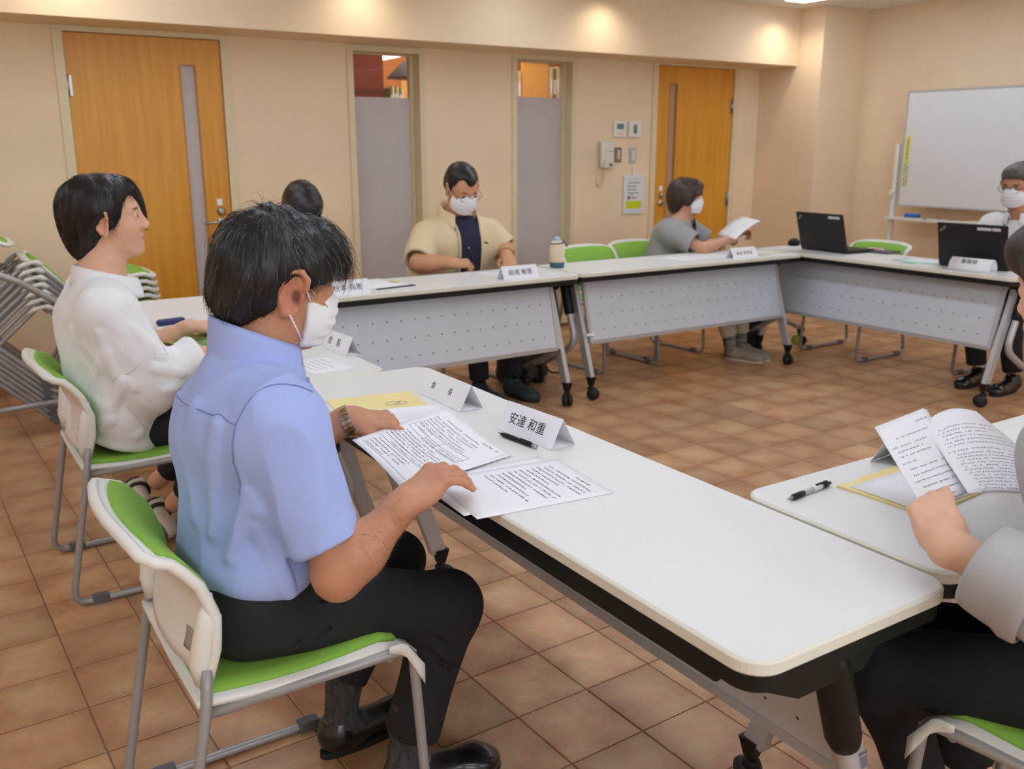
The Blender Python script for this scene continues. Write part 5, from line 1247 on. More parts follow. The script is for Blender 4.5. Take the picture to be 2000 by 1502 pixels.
# woman in grey, turned to her left with papers
def woman_in_grey():
    B = (4.30, 4.76, 0); yw = -math.pi/2 + .55; H = ypr((4.400, 4.665, 1.065), -.72, .05, .0); sc = .98
    m = mat('grey_polo', (158, 157, 158), .85, var=.04, bump=.15, bscale=700)
    p, b, body, top, S, T, kn, an, nb = figure('seated person in a grey polo shirt holding up a sheaf of papers', B, yw, H, m, skin=(208, 158, 128), sc=sc, h=.0065, W_=.98, D_=.98, lean=.06, chest=.80,
        nb=(4.385, 4.690, .905), sho=((4.525, 4.775, .835), (4.235, 4.60, .835)), elb=((4.66, 4.66, .72), (4.32, 4.40, .745)), wri=((4.80, 4.60, .80), (4.62, 4.47, .785)),
        hands=(((.75, -.45, .25), (.45, .3, .9), GRIP, SPR, None), ((.92, .20, .12), (-.1, -.6, .8), GRIP, SPR, [(.016, .026, -.012), (.044, .046, -.016), (.072, .050, -.010), (.096, .046, -.006)])),
        sleeve=.72, slr=.078, fold=.0045, hang=.47, trouser=(190, 178, 156), knees=((4.62, 4.36, .45), (4.43, 4.34, .45)), ankles=((4.66, 4.33, .10), (4.53, 4.30, .10)), hem=.78)
    prims = [((-.020, 0, .036), (.112, .094, .094), .03, 'u'), ((-.060, 0, -.020), (.072, .084, .080), .03, 'u'), ((-.062, 0, -.076), (.044, .060, .046), .03, 'u'), ((.050, 0, .070), (.064, .076, .050), .03, 'u'), ((.012, -.076, .010), (.050, .026, .068), .02, 'u'), ((.012, .076, .010), (.050, .026, .068), .02, 'u'), ((.078, -.045, .03), (.03, .034, .038), .015, 'u'), ((.078, .045, .03), (.03, .034, .038), .015, 'u'),
             ((.098, 0, -.052), (.066, .10, .088), .010, 's'), ((.045, -.02, -.13), (.085, .10, .062), .02, 's')]
    hair_obj(p, B, H, sc, prims, (58, 40, 34), .006, .0014); mask(p, B, H, sc, 1., .006, loops=False)
    ring = []
    for k in range(22):
        a = R(30 + 300*k/21); o = b.x*math.cos(a) + b.y*math.sin(a); ring.append(nb + b.x*.012 + o*.068 - b.z*(.012 + .020*math.cos(a)))
    collar(top, B, None, ring, .026, m, True, .06, .012)
    MB().tube([tuple(nb + b.x*.085 + b.y*.02 + b.z*.02), tuple(nb + b.x*.10 + b.y*.012 - b.z*.03), tuple(nb + b.x*.105 - b.z*.085)], .006, 6).build('lanyard', m_black_p, p, base=B)
    m_sk = mat('striped_sock', (70, 68, 66), .9, rgb2=(150, 142, 130), vscale=30, stretch=(.1, .1, 2))
    for (x, y), to in (((4.66, 4.37), (.06, -.235)), ((4.53, 4.345), (.10, -.225))):
        MB().tube([(x, y-.03, .19), (x, y-.035, .10), (x, y-.04, .06)], [.036, .036, .04], 12).build('sock', m_sk, p, base=B)
        shoe(p, B, (x, y, 0), (x+to[0], y+to[1], 0), mat('taupe_knit', (148, 134, 122), .85, var=.06, bump=.2, bscale=500), mat('cream_sole', (206, 190, 168), .7), .95, h=.006)
woman_in_grey()

# man in the white shirt at the right edge
def man_in_white_shirt():
    B = (5.60, 2.99, 0); yw = math.pi; H = ypr((5.520, 3.060, 1.168), yw + .10, .22, .0); sc = 1.02
    m = mat('white_shirt', (236, 236, 238), .8, var=.02, bump=.1, bscale=600)
    p, b, body, top, S, T, kn, an, nb = figure('seated person in a white shirt and mask typing at a laptop', B, yw, H, m, skin=(190, 136, 106), sc=sc, h=.0065, W_=1.02, D_=1.0, lean=.03,
        nb=(5.555, 3.03, 1.0), sho=((5.575, 2.85, .915), (5.575, 3.205, .915)), elb=((5.50, 2.78, .72), (5.50, 3.285, .72)), wri=((5.30, 2.90, .770), (5.30, 3.16, .770)),
        hands=(((-1, -.1, -.05), (0, 0, 1), [(15, 25, 15)]*4, SPR, None), ((-1, -.1, -.05), (0, 0, 1), [(15, 25, 15)]*4, SPR, None)), sleeve=.88, slr=.070, fold=.0045, trouser=(26, 26, 30), ankles=((5.32, 2.83, .09), (5.30, 3.04, .09)), knees=((5.26, 2.86, .45), (5.26, 3.08, .45)), hem=.9)
    hair_obj(p, B, H, sc, SHORT, (84, 80, 77), .006, .0018); mask(p, B, H, sc, 1., .006); glasses(p, B, H, sc, mat('dark_frame', (40, 38, 40), .3, .4))
    ring = []
    for k in range(22):
        a = R(25 + 310*k/21); o = b.x*math.cos(a) + b.y*math.sin(a); ring.append(nb + b.x*.01 + o*.066 - b.z*(.008 + .022*math.cos(a)))
    collar(top, B, None, ring, .036, m, True, .065, .012)
    m_lan = mat('blue_lanyard', (60, 92, 140), .6)
    for s in (-1, 1):
        q = T.snap(np.array([nb + b.x*.14 + b.y*s*.075 - b.z*.03, nb + b.x*.16 + b.y*s*.095 - b.z*.10, nb + b.x*.16 + b.y*s*.06 - b.z*.18, nb + b.x*.16 - b.z*.21]), .004)
        MB().tube([tuple(v) for v in q], .0045, 6).build('lanyard', m_lan, p, base=B)
    q = T.snap(np.array([nb + b.x*.16 - b.z*.25]), .004)[0]; MB().rbox(-.003, .003, -.03, .03, -.04, .04, .002, m=Matrix.Translation(Vector(q - np.array(B)))).build('name_badge', mat('badge_blue', (150, 190, 226), .4), p)
    for y in (2.83, 3.04): shoe(p, B, (5.37, y, 0), (5.10, y-.02, 0), mat('black_leather', (22, 21, 21), .25, var=.1, coat=.3), m_rubber, 1.05, h=.006)
man_in_white_shirt()

# person hidden behind the blue-shirted man: only the crown shows
def hidden_person():
    B = (1.745, 4.83, 0); yw = -math.pi/2; H = ypr((1.735, 4.69, 1.085), yw, .80, 0)
    m = mat('dark_top', (70, 70, 80), .85, var=.05)
    p, b, *_ = figure('person with dark parted hair looking down, mostly hidden behind the blue-shirted man', B, yw, H, m, skin=(214, 166, 136), sc=.98, h=.009, lean=.08, W_=.88, nb=(1.74, 4.755, .945), chest=.80, sho=((1.86, 4.76, .84), (1.62, 4.76, .84)), wri=((1.79, 4.42, .76), (1.66, 4.42, .76)), elb=((1.90, 4.60, .70), (1.56, 4.60, .70)),
        hands=(((-.3, -1, 0), (0, 0, 1), FLAT, SPR, None), ((.3, -1, 0), (0, 0, 1), FLAT, SPR, None)), sleeve=.8, ankles=((1.9, 4.42, .09), (1.7, 4.42, .09)))
    prims = [((-.020, 0, .036), (.112, .096, .094), .03, 'u'), ((-.060, 0, -.030), (.072, .088, .090), .03, 'u'), ((.050, 0, .070), (.060, .076, .046), .03, 'u'), ((.012, -.076, -.010), (.050, .026, .088), .02, 'u'), ((.012, .076, -.010), (.050, .026, .088), .02, 'u'), ((.102, 0, -.055), (.060, .075, .092), .010, 's'), ((-.03, 0, .147), (.12, .0035, .022), .004, 's')]
    hair_obj(p, B, H, .98, prims, (26, 21, 20), .006, .0012)
    for x in (1.90, 1.70): shoe(p, B, (x, 4.46, 0), (x, 4.22, 0), m_black_p, m_rubber, .95, h=.008)
hidden_person()

# person in grey at the right edge, back to the lens
def person_at_edge():
    B = (1.645, .60, 0); yw = math.pi/2 + .13; H = ypr((1.655, .785, 1.165), yw - .15, .30, 0)
    m = mat('grey_linen', (176, 175, 176), .85, var=.03, vscale=300, bump=.2, bscale=500)
    p, b, body, top, S, T, kn, an, nb = figure('person in a grey shirt with rolled cuffs holding a stapled paper, right edge', B, yw, H, m, skin=(222, 176, 148), sc=.98, h=.0042, W_=.96, D_=.98, lean=.08,
        nb=(1.64, .70, .99), sho=((1.470, .665, .925), (1.775, .72, .925)), elb=((1.300, .500, .735), (1.86, .60, .70)), wri=((1.258, .735, .805), (1.88, .86, .78)),
        hands=(((.42, .60, .38), (-.55, -.05, .80), [(38, 62, 40), (46, 62, 40), (50, 62, 40), (52, 60, 40)], (.06, .0, -.05, -.10), [(.016, .018, -.014), (.042, .026, -.030), (.066, .020, -.045), (.080, .012, -.055)]), ((-.4, .9, .1), (0, 0, 1), GRIP, SPR, None)),
        long_sleeve=.62, slr=.066, hang=.47, trouser=(16, 16, 18), knees=((1.375, .905, .472), (1.560, .905, .462)), ankles=((1.600, .890, .07), (1.72, .86, .07)), hem=.68, legs_skin=True, fold=.006, nail=True, ridges=[((1.36, .52, .86), (1.30, .46, .76), .010), ((1.33, .60, .80), (1.29, .50, .70), .009), ((1.29, .62, .82), (1.31, .54, .78), .008), ((1.40, .60, .84), (1.36, .50, .80), .010)])
    # rolled cuff
    for e, w_ in (((1.300, .500, .735), (1.258, .735, .805)), ((1.86, .60, .70), (1.88, .86, .78))):
        e, w_ = np.array(e), np.array(w_); d = unit(w_-e); c = e + (w_-e)*.60; u = unit(np.cross(d, (0, 0, 1))); v = np.cross(u, d)
        def cf(a, t):
            an_ = 2*math.pi*a; rr = .063 + .0035*math.sin(3*an_) + (.006 if t > .5 else 0); return tuple(c + d*(.045*math.cos(math.pi*min(1, t*1.15)) ) + (u*math.cos(an_) + v*math.sin(an_))*(rr + .007*math.sin(math.pi*t)))
        MB().surf(cf, 40, 10, .004).build('rolled_cuff', m, top, base=B)
    prims = [((-.020, 0, .036), (.112, .094, .094), .03, 'u'), ((-.060, 0, -.020), (.072, .084, .080), .03, 'u'), ((-.070, 0, -.085), (.044, .056, .050), .03, 'u'), ((.050, 0, .070), (.064, .074, .050), .03, 'u'), ((.002, .074, .02), (.050, .024, .058), .02, 'u'), ((.002, -.074, .02), (.050, .024, .058), .02, 'u'),
             ((.098, 0, -.060), (.070, .10, .100), .010, 's'), ((.010, .100, -.030), (.030, .034, .036), .008, 's')]
    hair_obj(p, B, H, .98, prims, (46, 30, 26), .005, .0012)
    for a, to in (((1.62, .85, 0), (-.06, .22)), ((1.735, .82, 0), (-.03, .23))): shoe(p, B, a, (a[0]+to[0], a[1]+to[1], 0), m_black_p, m_rubber, .95, h=.006)
person_at_edge()

# ---------------------------------------------------------------- papers, name plates and small things
m_type = mat('type_ink', (74, 74, 82), .7, var=.1)
ZT = .7204
def print_on(fn, parent, base, m, lines, seed=1, off=.0007, cs=.0062, ln_gap=None, name='printed_text'):
    """pseudo characters made of tiny strokes lying on a sheet. fn(u,v); lines = [(v, u0, u1, scale)]"""
    rr = random.Random(seed); mb = MB()
    def fr(u, v):
        p = Vector(fn(u, v)); du = Vector(fn(u+.01, v)) - p; dv = Vector(fn(u, v+.01)) - p
        return p, du.normalized(), dv.normalized(), du.length/.01, dv.length/.01
    for v, u0, u1, sc in lines:
        u = u0; w = None
        while u < u1:
            p, a, b, lu, lv = fr(u, v); c = cs*sc; n = a.cross(b).normalized()
            if n.z < 0: n = -n
            if rr.random() < .90:
                for k in range(4):
                    t = rr.random()
                    if k < 2: x0, x1, y = .05+.15*rr.random(), .75+.15*rr.random(), (.1+.75*rr.random()); q = [(x0, y-.06), (x1, y-.06), (x1, y+.06), (x0, y+.06)]
                    else: y0, y1, x = .05+.15*rr.random(), .75+.2*rr.random(), .1+.75*rr.random(); q = [(x-.06, y0), (x+.06, y0), (x+.06, y1), (x-.06, y1)]
                    mb.add([tuple(p + a*(i*c) + b*(j*c) + n*off) for i, j in q], [(0, 1, 2, 3)])
            u += c*1.02/max(lu, .01)
    o = mb.build(name, m, parent, base=base); o['kind'] = 'stuff'; return o
def flat_fn(c, ang, w, h, z, curl=0.):
    """sheet lying on the table: u to the right of the text, v down the page; ang = direction of the text"""
    a = Vector((math.cos(ang), math.sin(ang), 0)); d = Vector((math.sin(ang), -math.cos(ang), 0)); c = Vector((c[0], c[1], z))
    return lambda u, v: tuple(c + a*(u-.5)*w + d*(v-.5)*h + Vector((0, 0, curl*(max(0, abs(u-.5)-.3)/.2)**2)))
def sheet(name, fn, label, cat, m=None, n=(12, 12), group=None, lines=None, seed=1, ink=None, th=.0006, cs=.0062):
    base = tuple(Vector(fn(.5, .5))); t = thing(name, label, cat, base, group=group)
    MB().surf(lambda u, v: Vector(fn(u, v)), n[0], n[1], th).build('page', m or m_paper, t, base=base)
    if lines: print_on(fn, t, base, ink or m_type, lines, seed, .0006, cs)
    return t
def page_lines(v0, v1, n, a=.1, b=.9, seed=0, sc=1.):
    r = random.Random(seed); return [(v0 + (v1-v0)*k/max(1, n-1), a + (r.random()*.05 if r.random() < .5 else 0), b - (r.random()*.35 if r.random() < .4 else r.random()*.05), sc) for k in range(n)]

def name_plate(label, p0, p1, depth, h, text, size, spacing=1., round_=0., tx=.5, illegible=0):
    """folded card tent: p0-p1 is the foot of the readable face (left to right for the reader), the card leans back by depth"""
    p0, p1 = Vector((p0[0], p0[1], ZT)), Vector((p1[0], p1[1], ZT)); a = (p1-p0).normalized(); L = (p1-p0).length; back = Vector((0, 0, 1)).cross(a)
    T = thing('name_plate', label, 'name plate', tuple((p0+p1)/2), group='folded name plates'); B = tuple((p0+p1)/2); th = .0008
    def fn(u, v):
        s = v*2 if v < .5 else (1-v)*2; x = depth*(v if not round_ else v); z = h*(s if not round_ else s)
        if round_: ang = math.pi*v; x = depth*(.5-.5*math.cos(ang)*abs(math.cos(ang))**round_); z = h*math.sin(ang)**.75
        return p0 + a*(u*L) + back*x + Vector((0, 0, z + .0008))
    MB().surf(fn, 1, 16, th, smooth=bool(round_)).build('card', m_paper, T, base=B)
    MB().surf(lambda u, v: p0 + a*(u*L) + back*(.004 + (depth-.008)*v) + Vector((0, 0, .0012)), 1, 1, th).build('foot_flap', m_paper, T, base=B)
    c0 = fn(tx, .24 if not round_ else .22); up = (Vector(fn(.5, .26 if not round_ else .25)) - Vector(fn(.5, .20 if not round_ else .18))).normalized(); n = a.cross(up)
    m4 = Matrix.Translation(Vector(c0) - Vector(B) + n*.0008) @ Matrix((a, up, n)).transposed().to_4x4()
    if text: text_mesh(text, size, m_ink, 'lettering', T, m4, .0002, spacing)
    else:
        rr = random.Random(illegible); mb = MB()
        for k in (-2.2, -1.2, .1, 1.1, 2.1):
            for j in range(6):
                if j < 3: y = rr.uniform(-.4, .4)*size; mb.box((k-.38)*size, (k+.38)*size, y-.04*size, y+.04*size, 0, .0003, m=m4)
                else: x = k*size + rr.uniform(-.35, .35)*size; mb.box(x-.04*size, x+.04*size, -.42*size, .42*size, 0, .0003, m=m4)
        o = mb.build('lettering', m_inkg, T); o['kind'] = 'stuff'
    return T
name_plate('white name plate with four large characters beside the black mechanical pencil', (1.141, 1.832), (1.157, 1.627), .072, .066, '安達 和重', .031, 1.05, tx=.46)
name_plate('white tent card with two small characters behind the yellow envelope', (1.138, 2.228), (1.140, 2.012), .07, .066, '会\u3000\u3000\u3000長', .022, 1.05, tx=.42)
name_plate('white tent card with two small characters on the table of the woman in white', (1.140, 2.975), (1.152, 2.785), .055, .060, '会\u3000長', .030, 1.05, round_=.0, tx=.42)
name_plate('name plate nearest the left end of the table the beige man writes on', (1.572, 3.985), (1.790, 3.990), .07, .066, '秋本 尚恵', .034, 1.05)
name_plate('name plate in front of the man in the beige shirt', (2.548, 4.015), (2.772, 4.018), .07, .066, '結城 敏徳', .034, 1.05)
name_plate('name plate with faint characters in front of the woman in grey', (4.235, 4.045), (4.450, 4.045), .07, .062, None, .026, illegible=3)
name_plate('arched name plate in front of the laptop of the man in white', (4.875, 3.035), (4.895, 2.805), .085, .070, '事務局', .030, 1.05, round_=.35, tx=.47)
# blank tent card behind the papers at the right
t = thing('name_plate', 'tent card seen from behind, past the papers held at the right edge', 'name plate', (1.80, 1.16, ZT), .1, group='folded name plates')
MB().surf(lambda u, v: (-.10+.20*u, -.035+.07*v, .001 + .062*(1-abs(2*v-1))), 1, 16, .0008, smooth=False).build('card', m_paper, t)
# papers before the man in blue
A_, B_, C_, D_ = [np.array(v) for v in ((.752, 1.806, .768), (1.040, 1.902, .774), (1.056, 1.650, .7265), (.760, 1.578, .7300))]
def held(u, v):
    p = (B_*(1-u) + C_*u)*(1-v) + (A_*(1-u) + D_*u)*v
    p = p + np.array((0, 0, 1))*(.012*math.sin(math.pi*u)*(v-.4) - .010*math.sin(math.pi*v)*math.sin(math.pi*min(1, u*1.1)) - .030*max(0, v-.80)*u/.2*.2)
    if p[0] > .855: p[2] = max(p[2], .7235)
    return tuple(p)
L_ = [(.06, .72, .92, 1.3)] + [(.10, .18, .70, 1.)] + page_lines(.15, .30, 5, .06, .80, 4) + page_lines(.34, .38, 2, .08, .35, 5) + page_lines(.42, .46, 2, .3, .9, 6, .9) + page_lines(.50, .64, 5, .06, .85, 8) + page_lines(.68, .72, 2, .2, .8, 9) + page_lines(.78, .90, 4, .08, .7, 11)
hs = sheet('printed_document', held, 'top printed sheet that the man in blue holds by its edge', 'document', n=(20, 20), lines=L_, seed=12, cs=.0058)
bx = tuple(hs.location); mb = MB()
def seg(u0, v0, u1, v1, w=.0006):
    n = 8
    for k in range(n):
        a, b = Vector(held(u0+(u1-u0)*k/n, v0+(v1-v0)*k/n)), Vector(held(u0+(u1-u0)*(k+1)/n, v0+(v1-v0)*(k+1)/n)); mb.bar(a + Vector((0, 0, .0006)), b + Vector((0, 0, .0006)), w*1.6, .0002, (b-a).cross(Vector((0, 0, 1))))
for v in (.335, .40, .455, .69, .75, .93): seg(.06, v, .9, v)
seg(.06, .335, .06, .455); seg(.5, .335, .5, .455); seg(.9, .335, .9, .455)
o = mb.build('ruled_lines', m_inkg, hs, base=bx); o['kind'] = 'stuff'
f2 = lambda u, v: tuple(Vector(held(u, v)) + Vector((.004, -.010*u, -.0028 + .001*v)))
sheet('printed_document', f2, 'sheet with a boxed note directly under the held top sheet', 'document', n=(20, 20))
f3 = flat_fn((.972, 1.472), R(-96), .232, .30, ZT+.0012); L3 = page_lines(.12, .62, 12, .12, .90, 21)
sheet('printed_document', f3, 'loose printed sheet lying under the right hand of the man in blue', 'document', lines=[(.07, .5, .75, 1.)] + L3, seed=22)
sheet('printed_document', flat_fn((.955, 1.505), R(-93), .225, .30, ZT+.0004), 'lower sheet peeking from beneath the loose page under the right hand', 'document')
f4 = flat_fn((.905, 1.985), R(-128), .21, .297, ZT+.003, .012)
sheet('printed_document', f4, 'printed sheets lying under the left wrist of the man in blue', 'document', lines=page_lines(.1, .8, 12, .1, .85, 31), seed=32, th=.003)
sheet('printed_document', lambda u, v: tuple(Vector((.925, 2.060, ZT+.0045)) + Vector((math.cos(R(-15)), math.sin(R(-15)), 0))*(u-.4)*.27 + Vector((math.sin(R(15)), math.cos(R(15)), 0))*(v-.5)*.12 + Vector((0, 0, .026*math.sin(math.pi*min(1, v*1.2))**2))), 'folded sheet with a raised rolled edge beside the watch', 'document', th=.001)
ev = thing('envelope', 'yellow envelope on the table between the papers and the tent card', 'envelope', (.985, 2.135, ZT), R(-8))
MB().rbox(-.118, .118, -.155, .155, .0002, .0022, .002).build('pocket', m_kraft, ev)
MB().tube([(.045+.030*math.cos(t), .045+.017*math.sin(t), .0026) for t in np.linspace(0, 2*math.pi, 25)], .0006, 4).build('circle_mark', m_inkg, ev)
mb = MB()
for q in ([(.035, .04), (.06, .052)], [(.04, .052), (.045, .035)], [(.052, .055), (.055, .038)], [(.09, -.06), (.075, -.08)], [(.095, -.07), (.08, -.095)]): mb.tube([(x, y, .0026) for x, y in q], .0006, 4)
mb.build('scribble', m_inkg, ev)
pc = thing('mechanical_pencil', 'black mechanical pencil lying before the large-lettered name plate', 'pencil', (1.126, 1.720, ZT+.0062), math.atan2(1.652-1.79, 1.133-1.119))
MB().lathe([(.0008, -.072), (.0012, -.066), (.0042, -.056), (.0056, -.048), (.0058, -.012), (.0052, .0), (.0052, .052)], 14, m=Matrix.Rotation(R(90), 4, 'Y') @ Matrix.Scale(-1, 4, (0, 0, 1)) @ Matrix.Scale(-1, 4, (0, 0, 1))).build('barrel', m_black_p, pc)
MB().lathe([(.004, .052), (.004, .058), (.0046, .060), (.0046, .070), (.003, .071)], 12, m=Matrix.Rotation(R(90), 4, 'Y')).build('eraser_cap', m_steel, pc)
MB().box(.012, .05, -.0016, .0016, .0052, .0072).build('clip', m_black_p, pc)
# on the table of the woman in white
sheet('printed_document', flat_fn((1.035, 2.715), R(-85), .20, .14, ZT+.0004), 'printed sheet at the near end of the table of the woman in white', 'document', lines=page_lines(.2, .8, 5, .1, .8, 41), seed=42, ink=m_inkg)
def m_broch():
    m = bpy.data.materials.new('brochure_print'); m.use_nodes = True; N = m.node_tree.nodes; L = m.node_tree.links; b = N['Principled BSDF']; tc = N.new('ShaderNodeTexCoord')
    nz = N.new('ShaderNodeTexNoise'); nz.inputs['Scale'].default_value = 16; L.new(tc.outputs['Object'], nz.inputs['Vector']); cr = N.new('ShaderNodeValToRGB'); e = cr.color_ramp.elements
    e[0].position = .38; e[0].color = lin((40, 120, 60)) + (1,); e[1].position = .62; e[1].color = lin((206, 186, 100)) + (1,); q = cr.color_ramp.elements.new(.5); q.color = lin((110, 160, 80)) + (1,)
    L.new(nz.outputs['Fac'], cr.inputs['Fac']); L.new(cr.outputs['Color'], b.inputs['Base Color']); b.inputs['Roughness'].default_value = .35; return m
sheet('brochure', flat_fn((.868, 3.330), R(-70), .21, .30, ZT+.002), 'green and yellow brochure under the hand of the woman in white', 'brochure', m=m_broch(), th=.003)
sheet('printed_document', flat_fn((.835, 3.235), R(-88), .26, .19, ZT+.0004), 'white sheet under the green and yellow brochure', 'document')
t = thing('glasses_case', 'small dark blue case lying beyond the forearm of the woman in white', 'case', (.81, 3.69, ZT), .2)
MB().rbox(-.055, .055, -.018, .018, .0, .022, .012, 4, .006).build('case', mat('navy_case', (40, 56, 110), .4), t); MB().box(-.05, .05, -.0185, .0185, .0105, .0125).build('seam', m_black_p, t)
# far tables
for k, (c, a, w_, h_, lb) in enumerate((((1.93, 4.24), .15, .21, .28, 'stack of white papers behind the leftmost far name plate'), ((2.70, 4.31), .25, .24, .19, 'paper under the hands of the man in beige'), ((4.05, 4.27), .1, .30, .21, 'spread sheets at the left in front of the woman in grey'), ((4.27, 4.22), -.06, .30, .21, 'spread sheets at the middle in front of the woman in grey'), ((4.72, 4.15), .05, .30, .21, 'white sheet to the right of the faint name plate'))):
    sheet('printed_document', flat_fn(c, a + math.pi, w_, h_, ZT + (.004 if k == 0 else .0004 + .0012*(k == 3))), lb, 'document', n=(4, 4), th=.008 if k == 0 else .0007, lines=page_lines(.15, .8, 6, .1, .8, 50+k), seed=60+k, ink=m_inkg)
t = sheet('clipboard', flat_fn((1.97, 4.10), math.pi+.15, .22, .035, ZT+.002), 'dark edged folder lying beside the white paper stack', 'folder', m=m_black_p, n=(2, 2), th=.0025)
sheet('sticky_note', flat_fn((2.03, 4.22), .2, .06, .04, ZT+.0125), 'pale yellow sticky note on the white paper stack', 'note', m=mat('pale_lime', (232, 232, 150), .7), n=(2, 2), th=.0006)
sheet('card', flat_fn((2.885, 4.115), math.pi+.2, .085, .06, ZT+.0004), 'small white card beside the name plate of the man in beige', 'card', n=(2, 2), lines=[(.8, .1, .8, .9)], seed=3, ink=m_inkg)
sheet('printed_document', flat_fn((4.66, 4.12), math.pi-.05, .26, .06, ZT+.0022), 'pale yellow-green slip beside the faint name plate', 'document', m=mat('pale_lime2', (226, 226, 180), .7), n=(2, 2), th=.0006)
sheet('printed_document', flat_fn((1.36, 4.24), .4, .21, .24, ZT+.004), 'white papers at the far left corner of the table the beige man writes on', 'document', n=(3, 3), th=.007)
pu = thing('drink_pouch', 'cream drawstring drink pouch with a teal base on the far table', 'pouch', (3.085, 4.30, ZT))
S_ = Soft(); S_.cone((0, 0, .045), (0, 0, .13), .043, .041, .01); S_.cut((0, 0, .035), (0, 0, -1)); S_.cut((0, 0, .150), (.12, 0, 1), .01)
MB().lathe([(.038, .030), (.043, .034), (.0435, .10), (.041, .138), (.030, .150), (.028, .150)], 22).build('body', mat('cream_canvas', (232, 216, 184), .85, var=.06, bump=.2, bscale=300), pu)
MB().lathe([(.036, .0005), (.041, .004), (.043, .031), (.040, .033)], 22).build('base', mat('teal_base', (60, 98, 110), .6), pu)
MB().tube([(.040*math.cos(t), .040*math.sin(t), .142 + .006*math.cos(t)) for t in np.linspace(0, 2*math.pi, 22)] + [(.055, -.01, .13), (.062, -.012, .115)], .004, 6).build('drawstring', mat('teal_cord', (48, 72, 82), .6), pu)
MB().lathe([(.016, .140), (.018, .158), (.014, .172), (.004, .176)], 14).build('bottle_cap', mat('pale_blue_cap', (170, 206, 222), .4), pu)
t = thing('wallet', 'dark brown wallet on the table below the papers of the woman in grey', 'wallet', (4.63, 4.33, ZT), .3); MB().rbox(-.05, .05, -.03, .03, 0, .02, .01, 4, .005).build('cover', mat('brown_leather', (60, 30, 26), .5), t); MB().box(-.045, .045, -.0305, -.029, .008, .012).build('zip', m_steel, t)
t = thing('computer_mouse', 'black rounded mouse beside the laptop nearest the pillar', 'mouse', (5.19, 4.40, ZT), .4)
S_ = Soft(); S_.ell((0, 0, .016), (.058, .040, .034)); S_.cut((0, 0, 0), (0, 0, -1)); P, F = S_.mesh(.004, 1); soft_obj('shell', P, F, m_black_p, t, (0, 0, 0)); MB().tube([(.03, -.004, .046), (.03, .004, .046)], .006, 10).build('wheel', m_rubber, t)
# paper held by the woman in grey
pf = lambda u, v: tuple(np.array((4.60, 4.44, .80))*(1-u) + np.array((4.895, 4.50, .905))*u + np.array((.03, .20, .015))*(v-.3) + np.array((0, 0, .012*math.sin(math.pi*u))))
sheet('printed_document', pf, 'sheaf of papers raised in the hands of the woman in grey', 'document', n=(10, 4), th=.0025, lines=[(.3, .4, .8, 1.2)], ink=m_inkg)
# laptops
def laptop(label, hinge, ang, ids):
    T = thing('laptop', label, 'laptop', (hinge[0], hinge[1], ZT), ang, group='black laptops')   # local: x along the hinge, -y toward the lid's outer side
    w_ = .192; m_lap = mat('laptop_black', (26, 26, 28), .55, var=.06)
    MB().rbox(-w_, w_, .0, .255, .004, .021, .008, 3, .002).build('base', m_lap, T)
    tl = R(17); Rm = Matrix.Translation((0, .0, .018)) @ Matrix.Rotation(tl, 4, 'X')
    lid = MB().rbox(-w_, w_, -.004, .004, .0, .245, .003, 2, .001, m=Rm).build('lid', m_lap, T)
    MB().box(-w_+.012, w_-.012, .0041, .0046, .012, .235, m=Rm).build('screen', mat('screen_dark', (40, 46, 54), .2), lid)
    kb = MB()
    for i in range(13):
        for j in range(4): kb.box(-.165+i*.0255, -.144+i*.0255, .20-j*.024+(-.08), .22-j*.024+(-.08), .021, .0225)
    o = kb.build('key', m_black_p, T); o['kind'] = 'stuff'
    bd = Rm @ Matrix.Translation((-.160, -.0043, .212)) @ Matrix.Rotation(R(-42), 4, 'Y')
    MB().rbox(-.021, .021, -.0012, .0, -.0068, .0068, .002, 2, m=bd).build('badge', m_steel, lid)
    text_mesh('ThinkPad', .0085, m_ink, 'badge_lettering', lid, bd @ Matrix.Translation((0, -.0016, 0)) @ Matrix.Rotation(R(90), 4, 'X') @ Matrix.Rotation(math.pi, 4, 'Z') @ Matrix.Rotation(math.pi, 4, 'Z'), .0001)
    for x0, x1 in ids: MB().box(x0, x1, -.0047, -.0042, .213, .230, m=Rm).build('asset_label', mat('asset_tag', (206, 206, 210), .4), lid)
    for x in (-.12, .12): MB().tube([(x-.02, 0, .019), (x+.02, 0, .019)], .007, 8).build('hinge', m_lap, T)
    MB().box(-w_-.0005, -w_+.004, .012, .03, .008, .018).build('port', m_steel, T)
    return T
laptop('open black laptop nearest the pillar, one label on its lid', (5.035, 4.02), math.radians(-92), [(.075, .165)])
laptop('open black laptop before the man in the white shirt, two labels on its lid', (5.03, 2.985), math.radians(-82), [(.030, .105), (.110, .155)])
t = thing('notebook', 'dark grey notebook beside the laptop nearest the pillar', 'notebook', (5.31, 3.80, ZT), .1); MB().rbox(-.075, .075, -.11, .11, .0005, .012, .004).build('cover', mat('slate_cover', (84, 86, 96), .5), t); MB().box(-.073, .0755, -.108, .108, .003, .0095).build('page_block', m_paper, t)
t = thing('pen_case', 'pink and white pen case on the dark grey notebook', 'case', (5.29, 3.80, ZT+.0122), R(82)); MB().rbox(-.055, .055, -.012, .012, 0, .016, .006, 3, .004).build('sleeve', mat('pink_case', (236, 190, 194), .6), t); MB().rbox(.055, .07, -.011, .011, .001, .015, .005, 3, .003).build('end_cap', m_white_p, t)
t = sheet('folder', flat_fn((5.10, 3.34), R(-80), .30, .22, ZT+.001), 'mint green folder between the two laptops', 'folder', m=mat('mint', (176, 222, 204), .5), n=(3, 3), th=.0018)
